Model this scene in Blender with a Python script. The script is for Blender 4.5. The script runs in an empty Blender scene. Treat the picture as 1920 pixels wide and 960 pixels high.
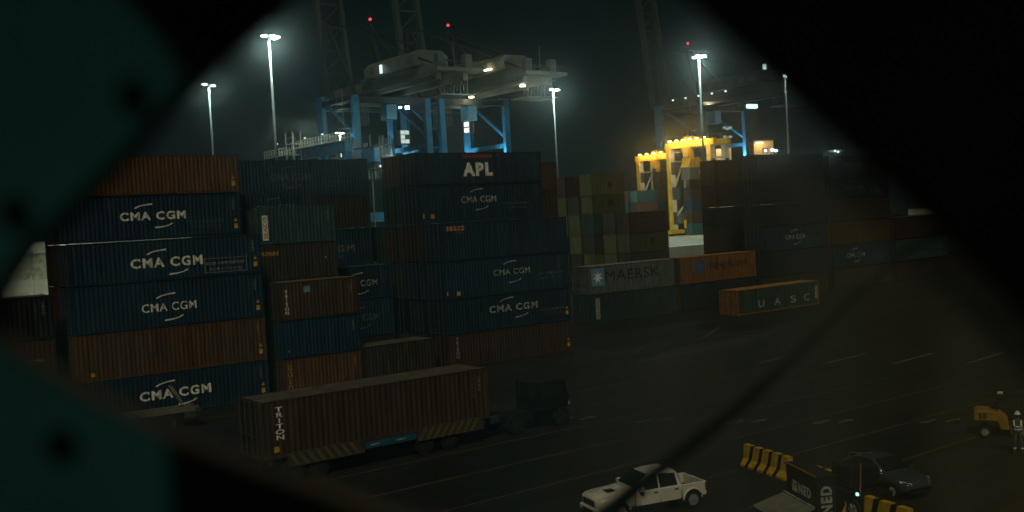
import bpy, bmesh, math, random
from mathutils import Vector, Matrix

random.seed(7)
S = bpy.context.scene
col = S.collection
R = math.radians

# ------------------------------------------------------------------ camera
CAM_H = 11.14
YAW, PITCH, ROLL = R(53.474), R(2.058), R(-3.208)
F_PX = 1982.9
fwd = Vector((math.cos(PITCH) * math.cos(YAW), math.cos(PITCH) * math.sin(YAW), -math.sin(PITCH)))
r0 = Vector((math.sin(YAW), -math.cos(YAW), 0.0))
u0 = r0.cross(fwd)
right = r0 * math.cos(ROLL) + u0 * math.sin(ROLL)
up = u0 * math.cos(ROLL) - r0 * math.sin(ROLL)
EYE = Vector((0, 0, CAM_H))
cam_data = bpy.data.cameras.new('camera')
cam = bpy.data.objects.new('camera', cam_data)
col.objects.link(cam)
m = Matrix((right, up, -fwd)).transposed().to_4x4()
m.translation = EYE
cam.matrix_world = m
cam_data.sensor_width = 36.0
cam_data.lens = F_PX / 1920.0 * 36.0
cam_data.clip_start = 0.05
cam_data.clip_end = 3000.0
cam_data.dof.use_dof = True
cam_data.dof.focus_distance = 85.0
cam_data.dof.aperture_fstop = 0.92
S.camera = cam


def at(px, py, depth):
    """the point seen at a pixel of the 1920x960 photograph, at a distance along the view axis"""
    return EYE + (fwd + right * ((px - 960) / F_PX) - up * ((py - 480) / F_PX)) * depth


# ------------------------------------------------------------------ world, sun, exposure
W = bpy.data.worlds.new('World')
S.world = W
W.use_nodes = True
bg = W.node_tree.nodes['Background']
bg.inputs['Color'].default_value = (0.13, 0.58, 0.70, 1)
bg.inputs['Strength'].default_value = 0.0048

sun_data = bpy.data.lights.new('yard_light', 'SUN')
sun_data.energy = 0.90
sun_data.angle = R(14)
sun_data.color = (1.0, 0.91, 0.66)
sun = bpy.data.objects.new('yard_light', sun_data)
col.objects.link(sun)
sun.rotation_euler = Vector((-0.42, -0.55, 0.74)).to_track_quat('Z', 'Y').to_euler()
sun.location = (-30, -40, 60)

S.view_settings.view_transform = 'Standard'
S.view_settings.look = 'None'
S.view_settings.exposure = 0.0
S.view_settings.gamma = 1.0
cy = S.cycles
cy.use_denoising = True
cy.max_bounces = 4
cy.diffuse_bounces = 2
cy.glossy_bounces = 2
cy.transmission_bounces = 2
cy.volume_bounces = 0
cy.caustics_reflective = False
cy.caustics_refractive = False
cy.sample_clamp_indirect = 2.0

# ------------------------------------------------------------------ materials
MATS = {}


def nodes_of(name):
    mt = bpy.data.materials.new(name)
    mt.use_nodes = True
    nt = mt.node_tree
    return mt, nt, nt.nodes['Principled BSDF']


def mat(name, c, rough=0.6, metal=0.0, spec=0.3, noise=0.25, scale=3.0, bump=0.0):
    """plain paint, with a little procedural unevenness"""
    if name in MATS:
        return MATS[name]
    mt, nt, p = nodes_of(name)
    p.inputs['Roughness'].default_value = rough
    p.inputs['Metallic'].default_value = metal
    p.inputs['Specular IOR Level'].default_value = spec
    p.inputs['Base Color'].default_value = (*c, 1)
    if noise > 0:
        tc = nt.nodes.new('ShaderNodeTexCoord')
        n = nt.nodes.new('ShaderNodeTexNoise')
        n.inputs['Scale'].default_value = scale
        n.inputs['Detail'].default_value = 5
        rp = nt.nodes.new('ShaderNodeValToRGB')
        a = tuple(max(0, x * (1 - noise)) for x in c)
        b = tuple(min(1, x * (1 + noise)) for x in c)
        rp.color_ramp.elements[0].position = 0.3
        rp.color_ramp.elements[1].position = 0.7
        rp.color_ramp.elements[0].color = (*a, 1)
        rp.color_ramp.elements[1].color = (*b, 1)
        nt.links.new(tc.outputs['Object'], n.inputs['Vector'])
        nt.links.new(n.outputs['Fac'], rp.inputs['Fac'])
        nt.links.new(rp.outputs['Color'], p.inputs['Base Color'])
        if bump > 0:
            bp = nt.nodes.new('ShaderNodeBump')
            bp.inputs['Strength'].default_value = bump
            nt.links.new(n.outputs['Fac'], bp.inputs['Height'])
            nt.links.new(bp.outputs['Normal'], p.inputs['Normal'])
    MATS[name] = mt
    return mt


def paint(name, c, rust=0.75):
    """container paint: chalky patches, vertical dirt runs, rust flecks"""
    if name in MATS:
        return MATS[name]
    mt, nt, p = nodes_of(name)
    p.inputs['Roughness'].default_value = 0.55
    p.inputs['Specular IOR Level'].default_value = 0.25
    L = nt.links.new
    tc = nt.nodes.new('ShaderNodeTexCoord')
    oi = nt.nodes.new('ShaderNodeObjectInfo')
    mp = nt.nodes.new('ShaderNodeMapping')
    add = nt.nodes.new('ShaderNodeVectorMath')
    add.operation = 'ADD'
    L(tc.outputs['Object'], add.inputs[0])
    mul = nt.nodes.new('ShaderNodeMath')
    mul.operation = 'MULTIPLY'
    mul.inputs[1].default_value = 57.0
    L(oi.outputs['Random'], mul.inputs[0])
    L(mul.outputs[0], add.inputs[1])
    L(add.outputs[0], mp.inputs['Vector'])
    mp.inputs['Scale'].default_value = (2.6, 2.6, 0.35)
    n1 = nt.nodes.new('ShaderNodeTexNoise')
    n1.inputs['Scale'].default_value = 1.3
    n1.inputs['Detail'].default_value = 6
    n1.inputs['Roughness'].default_value = 0.65
    L(mp.outputs[0], n1.inputs['Vector'])
    r1 = nt.nodes.new('ShaderNodeValToRGB')
    r1.color_ramp.elements[0].position = 0.30
    r1.color_ramp.elements[1].position = 0.72
    r1.color_ramp.elements[0].color = (*[x * 0.45 for x in c], 1)
    r1.color_ramp.elements[1].color = (*[min(1, x * 1.35 + 0.006) for x in c], 1)
    L(n1.outputs['Fac'], r1.inputs['Fac'])
    n2 = nt.nodes.new('ShaderNodeTexNoise')
    n2.inputs['Scale'].default_value = 2.2
    n2.inputs['Detail'].default_value = 8
    n2.inputs['Roughness'].default_value = 0.75
    L(add.outputs[0], n2.inputs['Vector'])
    r2 = nt.nodes.new('ShaderNodeValToRGB')
    r2.color_ramp.elements[0].position = 0.55
    r2.color_ramp.elements[1].position = 0.72
    r2.color_ramp.elements[0].color = (0, 0, 0, 1)
    r2.color_ramp.elements[1].color = (rust, rust, rust, 1)
    L(n2.outputs['Fac'], r2.inputs['Fac'])
    mx = nt.nodes.new('ShaderNodeMix')
    mx.data_type = 'RGBA'
    L(r2.outputs['Color'], mx.inputs['Factor'])
    L(r1.outputs['Color'], mx.inputs['A'])
    mx.inputs['B'].default_value = (0.034, 0.021, 0.012, 1)
    hsv = nt.nodes.new('ShaderNodeHueSaturation')   # each panel has faded a little differently
    fade = nt.nodes.new('ShaderNodeMapRange')
    fade.inputs['To Min'].default_value = 0.72
    fade.inputs['To Max'].default_value = 1.30
    L(oi.outputs['Random'], fade.inputs['Value'])
    L(fade.outputs[0], hsv.inputs['Value'])
    L(mx.outputs['Result'], hsv.inputs['Color'])
    L(hsv.outputs[0], p.inputs['Base Color'])
    MATS[name] = mt
    return mt


def glow(name, c, strength):
    if name in MATS:
        return MATS[name]
    mt = bpy.data.materials.new(name)
    mt.use_nodes = True
    nt = mt.node_tree
    nt.nodes.clear()
    o = nt.nodes.new('ShaderNodeOutputMaterial')
    e = nt.nodes.new('ShaderNodeEmission')
    e.inputs['Color'].default_value = (*c, 1)
    e.inputs['Strength'].default_value = strength
    nt.links.new(e.outputs[0], o.inputs['Surface'])
    MATS[name] = mt
    return mt


CMA = paint('navy_paint', (0.0075, 0.027, 0.050))
PAINT = {
    'navy blue': CMA,
    'rust brown': paint('rust_brown_paint', (0.059, 0.032, 0.016)),
    'orange brown': paint('orange_brown_paint', (0.087, 0.044, 0.019)),
    'dark red': paint('dark_red_paint', (0.042, 0.020, 0.012)),
    'bright blue': paint('bright_blue_paint', (0.009, 0.037, 0.073)),
    'pale teal': paint('pale_teal_paint', (0.036, 0.090, 0.090)),
    'dark teal': paint('dark_teal_paint', (0.018, 0.039, 0.037)),
    'grey': paint('grey_paint', (0.085, 0.100, 0.084)),
    'orange': paint('orange_paint', (0.185, 0.074, 0.018)),
    'dark green': paint('dark_green_paint', (0.015, 0.038, 0.025)),
    'olive': paint('olive_paint', (0.070, 0.067, 0.020)),  # yellow-olive paint, with the far stack's sodium light put into the colour
    'trailer brown': paint('trailer_brown_paint', (0.058, 0.033, 0.016)),
    'dark brown': paint('dark_brown_paint', (0.031, 0.022, 0.015)),
    'blackish blue': paint('black_blue_paint', (0.009, 0.015, 0.017)),
    'cream': paint('cream_paint', (0.235, 0.224, 0.168)),
}
WHITE = mat('white_lettering', (0.80, 0.80, 0.66), noise=0.30, scale=2.2)
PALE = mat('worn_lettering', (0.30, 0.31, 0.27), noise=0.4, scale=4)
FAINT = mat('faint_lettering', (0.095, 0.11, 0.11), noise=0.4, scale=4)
YELLOW = mat('yellow_lettering', (0.55, 0.34, 0.03), noise=0.3)
REDM = mat('red_stripe', (0.20, 0.045, 0.02))
DARKM = mat('dark_lettering', (0.008, 0.010, 0.012))
BLUEM = mat('blue_emblem', (0.03, 0.10, 0.26))
LBLUE = mat('light_blue_emblem', (0.13, 0.27, 0.36))
ROD = mat('galvanised_rod', (0.085, 0.09, 0.078), rough=0.45, metal=0.3)
ROOFDUST = {}
DRIM = mat('dark_rim', (0.018, 0.018, 0.016), rough=0.7)  # one dark tone for trailer and tractor rims
STEEL = mat('dull_steel', (0.07, 0.073, 0.067), rough=0.5, metal=0.4)
BLACK = mat('black_paint', (0.0065, 0.0075, 0.0075), noise=0.2)
RUBBER = mat('tyre_rubber', (0.008, 0.008, 0.008), rough=0.85, noise=0.2)
CRANEBLUE = mat('crane_blue', (0.010, 0.085, 0.16), noise=0.3, scale=0.6)
CRANEUNLIT = mat('crane_unlit', (0.012, 0.018, 0.020), noise=0.3, scale=0.4)  # crane paint darkened in the colour where the upper frame is unlit
CRANEWHITE = mat('crane_white', (0.090, 0.100, 0.080), noise=0.25, scale=0.3)
CRANEGREY = mat('crane_grey', (0.06, 0.07, 0.065), noise=0.3, scale=0.4)
RTGYELLOW = mat('gantry_yellow', (0.50, 0.30, 0.02), noise=0.25, scale=0.8)
RTGPALE = mat('gantry_pale', (0.52, 0.47, 0.36), noise=0.3, scale=0.6)
GLASS = mat('dark_glass', (0.012, 0.016, 0.018), rough=0.08, spec=0.5, noise=0)
HAZYEL = mat('hazard_yellow', (0.10, 0.08, 0.03), noise=0.4, scale=6)
CYAN = glow('cool_lamp', (0.72, 1.0, 0.95), 9.0)
CYAN2 = glow('cool_lamp_dim', (0.70, 1.0, 0.95), 1.6)
WARM = glow('sodium_lamp', (1.0, 0.62, 0.16), 14.0)
WARM2 = glow('warm_lamp', (1.0, 0.83, 0.5), 6.0)
REDL = glow('red_lamp', (1.0, 0.04, 0.05), 3.0)
GREENL = glow('green_lamp', (0.4, 1.0, 0.75), 3.0)
AMBER = glow('amber_lamp', (1.0, 0.45, 0.08), 3.0)


# ------------------------------------------------------------------ mesh helpers
class MB:
    """collects boxes, bars, tubes and prisms into one mesh"""

    def __init__(self):
        self.v, self.f = [], []

    def add(self, vs, fs):
        n = len(self.v)
        self.v += [tuple(x) for x in vs]
        self.f += [tuple(i + n for i in q) for q in fs]
        return self

    def box(self, x0, x1, y0, y1, z0, z1):
        return self.add([(x0, y0, z0), (x1, y0, z0), (x1, y1, z0), (x0, y1, z0),
                         (x0, y0, z1), (x1, y0, z1), (x1, y1, z1), (x0, y1, z1)],
                        [(0, 3, 2, 1), (4, 5, 6, 7), (0, 1, 5, 4), (1, 2, 6, 5), (2, 3, 7, 6), (3, 0, 4, 7)])

    def bar(self, p, q, w, h=None):
        h = h or w
        p, q = Vector(p), Vector(q)
        d = (q - p).normalized()
        a = Vector((0, 0, 1)) if abs(d.z) < 0.95 else Vector((0, 1, 0))
        s = d.cross(a).normalized() * w / 2
        t = s.cross(d).normalized() * h / 2
        vs = [p - s - t, p + s - t, p + s + t, p - s + t, q - s - t, q + s - t, q + s + t, q - s + t]
        return self.add(vs, [(0, 1, 2, 3), (7, 6, 5, 4), (0, 4, 5, 1), (1, 5, 6, 2), (2, 6, 7, 3), (3, 7, 4, 0)])

    def tube(self, pts, r, n=8, r1=None, taper=1.0):
        pts = [Vector(p) for p in pts]
        rings = []
        for i, p in enumerate(pts):
            d = (pts[min(i + 1, len(pts) - 1)] - pts[max(i - 1, 0)]).normalized()
            a = Vector((0, 0, 1)) if abs(d.z) < 0.9 else Vector((1, 0, 0))
            s = d.cross(a).normalized()
            t = s.cross(d).normalized()
            k = r if r1 is None else r + (r1 - r) * (i / (len(pts) - 1)) ** taper
            rings.append([p + (s * math.cos(2 * math.pi * j / n) + t * math.sin(2 * math.pi * j / n)) * k for j in range(n)])
        vs = [x for rg in rings for x in rg]
        fs = []
        for i in range(len(pts) - 1):
            for j in range(n):
                k = (j + 1) % n
                fs.append((i * n + j, i * n + k, (i + 1) * n + k, (i + 1) * n + j))
        fs.append(tuple(range(n - 1, -1, -1)))
        fs.append(tuple((len(pts) - 1) * n + j for j in range(n)))
        return self.add(vs, fs)

    def prism(self, poly, axis, a, b):
        """polygon (2D) extruded along an axis from a to b"""
        def P(u, v, w):
            return {'x': (w, u, v), 'y': (u, w, v), 'z': (u, v, w)}[axis]
        n = len(poly)
        vs = [P(u, v, a) for u, v in poly] + [P(u, v, b) for u, v in poly]
        fs = [tuple(range(n - 1, -1, -1)), tuple(range(n, 2 * n))]
        fs += [(i, (i + 1) % n, n + (i + 1) % n, n + i) for i in range(n)]
        return self.add(vs, fs)

    def disc(self, c, r, axis, w, n=16):
        cx, cy_, cz = c
        if axis == 'y':
            poly = [(cx + r * math.cos(2 * math.pi * i / n), cz + r * math.sin(2 * math.pi * i / n)) for i in range(n)]
            return self.prism(poly, 'y', cy_ - w / 2, cy_ + w / 2)
        if axis == 'x':
            poly = [(cy_ + r * math.cos(2 * math.pi * i / n), cz + r * math.sin(2 * math.pi * i / n)) for i in range(n)]
            return self.prism(poly, 'x', cx - w / 2, cx + w / 2)
        poly = [(cx + r * math.cos(2 * math.pi * i / n), cy_ + r * math.sin(2 * math.pi * i / n)) for i in range(n)]
        return self.prism(poly, 'z', cz - w / 2, cz + w / 2)

    def mesh(self, name, fix=True):
        me = bpy.data.meshes.new(name)
        me.from_pydata(self.v, [], self.f)
        if fix:
            bm = bmesh.new()
            bm.from_mesh(me)
            bmesh.ops.recalc_face_normals(bm, faces=bm.faces)
            bm.to_mesh(me)
            bm.free()
        me.materials.append(None)
        return me

    def build(self, name, material, parent=None, smooth=False, fix=True):
        return put(name, self.mesh(name, fix), material, parent, smooth)


def put(name, me, material, parent=None, smooth=False):
    o = bpy.data.objects.new(name, me)
    col.objects.link(o)
    if parent is not None:
        o.parent = parent
    if material is not None:
        if not me.materials:
            me.materials.append(None)
        o.material_slots[0].link = 'OBJECT'
        o.material_slots[0].material = material
    if smooth:
        for p in me.polygons:
            p.use_smooth = True
    return o


def tag(o, label=None, cat=None, group=None, kind=None):
    if label:
        o['label'] = label
    if cat:
        o['category'] = cat
    if group:
        o['group'] = group
    if kind:
        o['kind'] = kind
    return o


def thing(name, label, cat, loc=(0, 0, 0), rz=0.0, group=None):
    o = bpy.data.objects.new(name, None)
    o.empty_display_size = 0.3
    col.objects.link(o)
    o.location = loc
    o.rotation_euler = (0, 0, rz)
    return tag(o, label, cat, group)


def point(name, loc, power, color, parent=None, radius=0.3):
    d = bpy.data.lights.new(name, 'POINT')
    d.energy = power
    d.color = color
    d.shadow_soft_size = radius
    o = bpy.data.objects.new(name, d)
    col.objects.link(o)
    if parent is not None:
        o.parent = parent
    o.location = loc
    return o


def spot(name, loc, aim, power, color, parent=None, angle=100, blend=0.6, radius=0.3):
    d = bpy.data.lights.new(name, 'SPOT')
    d.energy = power
    d.color = color
    d.shadow_soft_size = radius
    d.spot_size = R(angle)
    d.spot_blend = blend
    o = bpy.data.objects.new(name, d)
    col.objects.link(o)
    if parent is not None:
        o.parent = parent
    o.location = loc
    o.rotation_euler = (Vector(loc) - Vector(aim)).to_track_quat('Z', 'Y').to_euler()
    return o


# ------------------------------------------------------------------ lettering
TXT = {}
dg = None


def text_mesh(s, bold=0.0, stacked=False):
    """lettering as a flat mesh, 1 unit of cap height, standing in XZ, centred, facing -Y"""
    key = (s, bold, stacked)
    if key in TXT:
        return TXT[key]
    cu = bpy.data.curves.new('lettering', 'FONT')
    cu.body = '\n'.join(s) if stacked else s
    cu.align_x = 'CENTER'
    cu.space_line = 0.86 if stacked else 1.0
    cu.resolution_u = 3
    cu.offset = bold
    cu.space_character = 1.06 + bold * 3.5
    o = bpy.data.objects.new('lettering', cu)
    col.objects.link(o)
    bpy.context.view_layer.update()
    me = bpy.data.meshes.new_from_object(o.evaluated_get(bpy.context.evaluated_depsgraph_get()))
    bpy.data.objects.remove(o)
    bpy.data.curves.remove(cu)
    xs = [v.co.x for v in me.vertices]
    ys = [v.co.y for v in me.vertices]
    cx, cyy = (min(xs) + max(xs)) / 2, (min(ys) + max(ys)) / 2
    w, h = max(xs) - min(xs), max(ys) - min(ys)
    for v in me.vertices:
        v.co = Vector(((v.co.x - cx) / w, 0.0, (v.co.y - cyy) / h))
    me.materials.clear()
    me.materials.append(None)
    me.name = 'lettering'
    TXT[key] = me
    return me


def drape(me, x, z, w, h, L):
    """cut flat lettering along the ribs and lay it into the corrugation of a container side"""
    me = me.copy()
    bm = bmesh.new()
    bm.from_mesh(me)
    for v in bm.verts:
        v.co = Vector((v.co.x * w + x, 0, v.co.z * h + z))
    x0 = -L / 2 + 0.15
    n = round((L - 0.30) / 0.278)
    p = (L - 0.30) / n
    i0, i1 = int((x - w / 2 - x0) / p) - 1, int((x + w / 2 - x0) / p) + 1
    for i in range(i0, i1 + 1):
        for f in (0.0, 0.26, 0.5, 0.76):
            q = x0 + (i + f) * p
            if x - w / 2 < q < x + w / 2:
                bmesh.ops.bisect_plane(bm, geom=bm.verts[:] + bm.edges[:] + bm.faces[:], plane_co=(q, 0, 0), plane_no=(1, 0, 0), dist=1e-5)
    for v in bm.verts:
        f = ((v.co.x - x0) / p) % 1.0
        d = 0.0 if f < 0.26 else (f - 0.26) / 0.24 if f < 0.5 else 1.0 if f < 0.76 else (1.0 - f) / 0.24
        v.co.y = 0.036 * d
    bm.to_mesh(me)
    bm.free()
    return me


def letter(parent, s, x, y, z, w, h, material, bold=0.0, stacked=False, rot=(0, 0, 0), name='lettering'):
    me = text_mesh(s, bold, stacked)
    if 'L' in parent and w >= 1.2 and rot == (0, 0, 0):
        o = put(name, drape(me, x, z, w, h, parent['L']), material, parent)
        o.location = (0, -CW / 2 + 0.008, 0)
        return o
    o = put(name, me, material, parent)
    o.location = (x, y, z)
    o.scale = (w, 1, h)
    o.rotation_euler = rot
    return o


def swoosh_mesh(flip):
    """the crescent above / below the line's name: thin foot, thick blunt tip, in a unit box"""
    n = 14
    po, pi_ = [], []
    for i in range(n + 1):
        t = i / n
        a = 0.18 + (1.30 - 0.18) * t
        th = 0.03 + 0.26 * t ** 1.3
        x, z = 1 - math.cos(a), math.sin(a)
        po.append((x / 0.733, z))
        pi_.append(((x + 0.10 * (1 - t)) / 0.733, z - th))
    pts = po + pi_[::-1]
    mb = MB()
    mb.add([((1 - x) if flip else x, 0, (1 - z) if flip else z) for x, z in pts], [(i, i + 1, 2 * n - i, 2 * n + 1 - i) for i in range(n)])
    return mb.mesh('crescent', fix=False)


SW = [swoosh_mesh(False), swoosh_mesh(True)]

# ------------------------------------------------------------------ containers
CW = 2.438
MESH = {}


def cmesh(kind, L, H):
    key = (kind, L, H)
    if key in MESH:
        return MESH[key]
    mb = MB()
    hw = CW / 2
    if kind == 'frame':
        for sx in (-1, 1):
            for sy in (-1, 1):
                x = sx * (L / 2 - 0.075)
                y = sy * (hw - 0.075)
                mb.box(x - 0.075, x + 0.075, y - 0.075, y + 0.075, 0.12, H - 0.12)
                cx, cyy = sx * (L / 2 - 0.085), sy * (hw - 0.08)
                for z0 in (0.0, H - 0.12):   # corner castings
                    mb.box(cx - 0.09, cx + 0.09, cyy - 0.083, cyy + 0.083, z0, z0 + 0.12)
        for sy in (-1, 1):
            y = sy * (hw - 0.04)
            mb.box(-L / 2 + 0.18, L / 2 - 0.18, y - 0.03, y + 0.03, 0.02, 0.17)
            mb.box(-L / 2 + 0.18, L / 2 - 0.18, y - 0.03, y + 0.03, H - 0.09, H - 0.03)
        for sx in (-1, 1):
            x = sx * (L / 2 - 0.06)
            mb.box(x - 0.04, x + 0.04, -hw + 0.17, hw - 0.17, 0.02, 0.16)
            mb.box(x - 0.04, x + 0.04, -hw + 0.17, hw - 0.17, H - 0.13, H - 0.02)
        mb.box(-L / 2 + 0.2, L / 2 - 0.2, -hw + 0.08, hw - 0.08, 0.10, 0.15)
    elif kind == 'side':
        # trapezoidal corrugation, on the -Y face (y = 0 is the outermost line)
        x0, x1 = -L / 2 + 0.15, L / 2 - 0.15
        n = round((x1 - x0) / 0.278)
        p = (x1 - x0) / n
        prof = []
        for i in range(n):
            a = x0 + i * p
            prof += [(a, 0.0), (a + p * 0.26, 0.0), (a + p * 0.5, 0.036), (a + p * 0.76, 0.036)]
        prof.append((x1, 0.0))
        k = len(prof)
        vs = [(x, y, 0.17) for x, y in prof] + [(x, y, H - 0.09) for x, y in prof]
        mb.add(vs, [(i, i + 1, k + i + 1, k + i) for i in range(k - 1)])
    elif kind == 'roof':
        x0, x1 = -L / 2 + 0.18, L / 2 - 0.18
        n = round((x1 - x0) / 0.21)
        p = (x1 - x0) / n
        prof = []
        for i in range(n):
            a = x0 + i * p
            prof += [(a, 0.0), (a + p * 0.3, 0.0), (a + p * 0.5, -0.022), (a + p * 0.8, -0.022)]
        prof.append((x1, 0.0))
        k = len(prof)
        vs = [(x, -hw + 0.06, H - 0.02 + z) for x, z in prof] + [(x, hw - 0.06, H - 0.02 + z) for x, z in prof]
        mb.add(vs, [(i, i + 1, k + i + 1, k + i) for i in range(k - 1)])
    elif kind == 'end':
        y0, y1 = -hw + 0.15, hw - 0.15
        n = 8
        p = (y1 - y0) / n
        prof = []
        for i in range(n):
            a = y0 + i * p
            prof += [(a, 0.0), (a + p * 0.26, 0.0), (a + p * 0.5, -0.04), (a + p * 0.76, -0.04)]
        prof.append((y1, 0.0))
        k = len(prof)
        vs = [(L / 2 - 0.03 + d, y, 0.16) for y, d in prof] + [(L / 2 - 0.03 + d, y, H - 0.13) for y, d in prof]
        mb.add(vs, [(i, i + 1, k + i + 1, k + i) for i in range(k - 1)])
    elif kind in ('door_l', 'door_r'):
        s = -1 if kind == 'door_l' else 1
        a, b = (0.008, hw - 0.155) if s > 0 else (-hw + 0.155, -0.008)
        x = -L / 2 + 0.045
        # five pressed panels on each leaf
        mb.box(x, x + 0.04, a, b, 0.17, H - 0.14)
        nz = 4
        for i in range(nz):
            z0 = 0.26 + i * (H - 0.5) / nz
            mb.box(x - 0.018, x + 0.002, a + 0.09, b - 0.09, z0, z0 + (H - 0.5) / nz - 0.12)
    elif kind == 'rod':
        x = -L / 2 + 0.012
        mb.tube([(x, 0, 0.09), (x, 0, H - 0.07)], 0.021, 6)
        for z in (0.10, 0.42, H * 0.5, H - 0.42, H - 0.10):
            mb.box(x - 0.024, x + 0.03, -0.06, 0.06, z - 0.045, z + 0.045)
        mb.box(x - 0.035, x - 0.012, -0.02, 0.34, 1.02, 1.06)
    me = mb.mesh({'frame': 'frame', 'side': 'side_panel', 'roof': 'roof_panel', 'end': 'end_panel', 'door_l': 'door',
                  'door_r': 'door', 'rod': 'lock_rod'}[kind])
    MESH[key] = me
    return me


def roof_mat(colour):
    key = 'dusty_roof_' + colour.replace(' ', '_')
    base = {'navy blue': (0.06, 0.09, 0.10), 'rust brown': (0.20, 0.15, 0.09), 'orange': (0.46, 0.24, 0.06),
            'dark green': (0.42, 0.22, 0.05), 'grey': (0.30, 0.31, 0.26), 'pale teal': (0.13, 0.2, 0.19)}.get(colour, (0.13, 0.11, 0.08))
    return mat(key, tuple(x * 0.6 for x in base), rough=0.8, noise=0.4, scale=1.5)


def container(x0, yf, z0, L, H, colour, label, group=None, rods=True, door=None, frame=None, rz=0.0, ends=True):
    """x0: left end, yf: long side facing the yard; doors at the left end"""
    c = thing('shipping_container', label, 'shipping container', (x0 + L / 2, yf + CW / 2, z0), rz, group)
    pm = PAINT[colour]
    fm = PAINT[frame] if frame else pm
    c['L'] = L
    put('frame', cmesh('frame', L, H), fm, c)
    s = put('side_panel', cmesh('side', L, H), pm, c)
    s.location = (0, -CW / 2 + 0.012, 0)
    s = put('side_panel', cmesh('side', L, H), pm, c)
    s.location = (0, CW / 2 - 0.012, 0)
    s.rotation_euler = (0, 0, math.pi)
    put('roof_panel', cmesh('roof', L, H), roof_mat(frame or colour), c)
    if ends:
        put('end_panel', cmesh('end', L, H), fm, c)
        dm = PAINT[door] if door else fm
        for k, sgn in (('door_l', -1), ('door_r', 1)):
            d = put('door', cmesh(k, L, H), dm, c)
            if rods:
                for y in (0.30, 0.88):
                    q = put('lock_rod', cmesh('rod', L, H), ROD, d)
                    q.location = (0, sgn * y, 0)
    return c


YM = -CW / 2 - 0.002   # lettering sits just proud of the corrugation crests


def cma(c, xc, zc, w, h, bold, m=None, arc=None):
    """the line's name between two crescents, centred xc,zc in container coordinates"""
    m = m or WHITE
    letter(c, 'CMA CGM', xc, YM, zc, w, h, m, 0.034 if bold else 0.008)
    k = w / (4.55 if bold else 3.5)
    lay = ((-1.33, 0.45), (0.08, -0.86)) if bold else ((-0.88, 0.50), (-0.36, -0.92))
    for i, (dx, dz) in enumerate(lay):
        o = put('crescent', SW[i], m, c)
        o.location = (xc + dx * k, YM, zc + dz * (0.62 + 0.38 * k))
        o.scale = (1.3 * k, 1, 0.40 * (0.4 + 0.6 * k))


def eco(c, xc, zc, w, boxed=False, m=None):
    m = m or PALE
    letter(c, 'eco container', xc, YM, zc + w * 0.055, w, w * 0.09, m, 0.012)
    letter(c, 'bamboo flooring', xc, YM, zc - w * 0.10, w * 0.82, w * 0.09, m, 0.0)
    if boxed:
        mb = MB()
        a, b = w * 0.54, w * 0.175
        for q in ((-a, a, b - 0.03, b), (-a, a, -b, -b + 0.03), (-a, -a + 0.03, -b + 0.03, b - 0.03), (a - 0.03, a, -b + 0.03, b - 0.03)):
            mb.add([(q[0], 0, q[2]), (q[1], 0, q[2]), (q[1], 0, q[3]), (q[0], 0, q[3])], [(0, 1, 2, 3)])
        o = mb.build('lettering_frame', m, c, fix=False)
        o.location = (xc, YM, zc - 0.02)


def codes(c, H, m=None, warn=True):
    """small stencilled numbers at the right end, yellow safety marks below"""
    L = c['L']
    m = m or PALE
    letter(c, 'CMAU', L / 2 - 0.55, YM, H - 0.75, 0.13, 0.75, m, 0.0, True, name='code')
    letter(c, '40718', L / 2 - 0.95, YM, H - 0.9, 0.13, 0.95, FAINT, 0.0, True, name='code')
    if warn:
        mb = MB()
        mb.add([(-0.13, 0, -0.16), (0.13, 0, -0.16), (0.13, 0, 0.16), (-0.13, 0, 0.16)], [(0, 1, 2, 3)])
        mb.add([(-0.12, 0, 0.32), (0.12, 0, 0.32), (0, 0, 0.56)], [(0, 1, 2)])
        o = mb.build('safety_mark', YELLOW, c, fix=False)
        o.location = (L / 2 - 0.42, YM, 0.62)


def dot(c, x, z, m=None, r=0.11):
    mb = MB()
    mb.add([(-r, 0, -r), (r, 0, -r), (r, 0, r), (-r, 0, r)], [(0, 1, 2, 3)])
    o = mb.build('safety_mark', m or YELLOW, c, fix=False)
    o.location = (x, YM, z)


def rect(c, x, z, w, h, m, name='sticker', y=None):
    mb = MB()
    mb.add([(-w / 2, 0, -h / 2), (w / 2, 0, -h / 2), (w / 2, 0, h / 2), (-w / 2, 0, h / 2)], [(0, 1, 2, 3)])
    o = mb.build(name, m, c, fix=False)
    o.location = (x, YM if y is None else y, z)
    return o


L20, L40 = 6.058, 12.192
H8, H9 = 2.591, 2.896
ROWY = [66.4 + 2.86 * k for k in range(12)]
BAY = [3.05 + 13.2 * k for k in range(12)]

ORD = ['lowest', 'second', 'third', 'fourth', 'fifth', 'sixth']


def tiers(hs):
    z = [0.02]
    for h in hs:
        z.append(z[-1] + h + 0.012)
    return z


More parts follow.
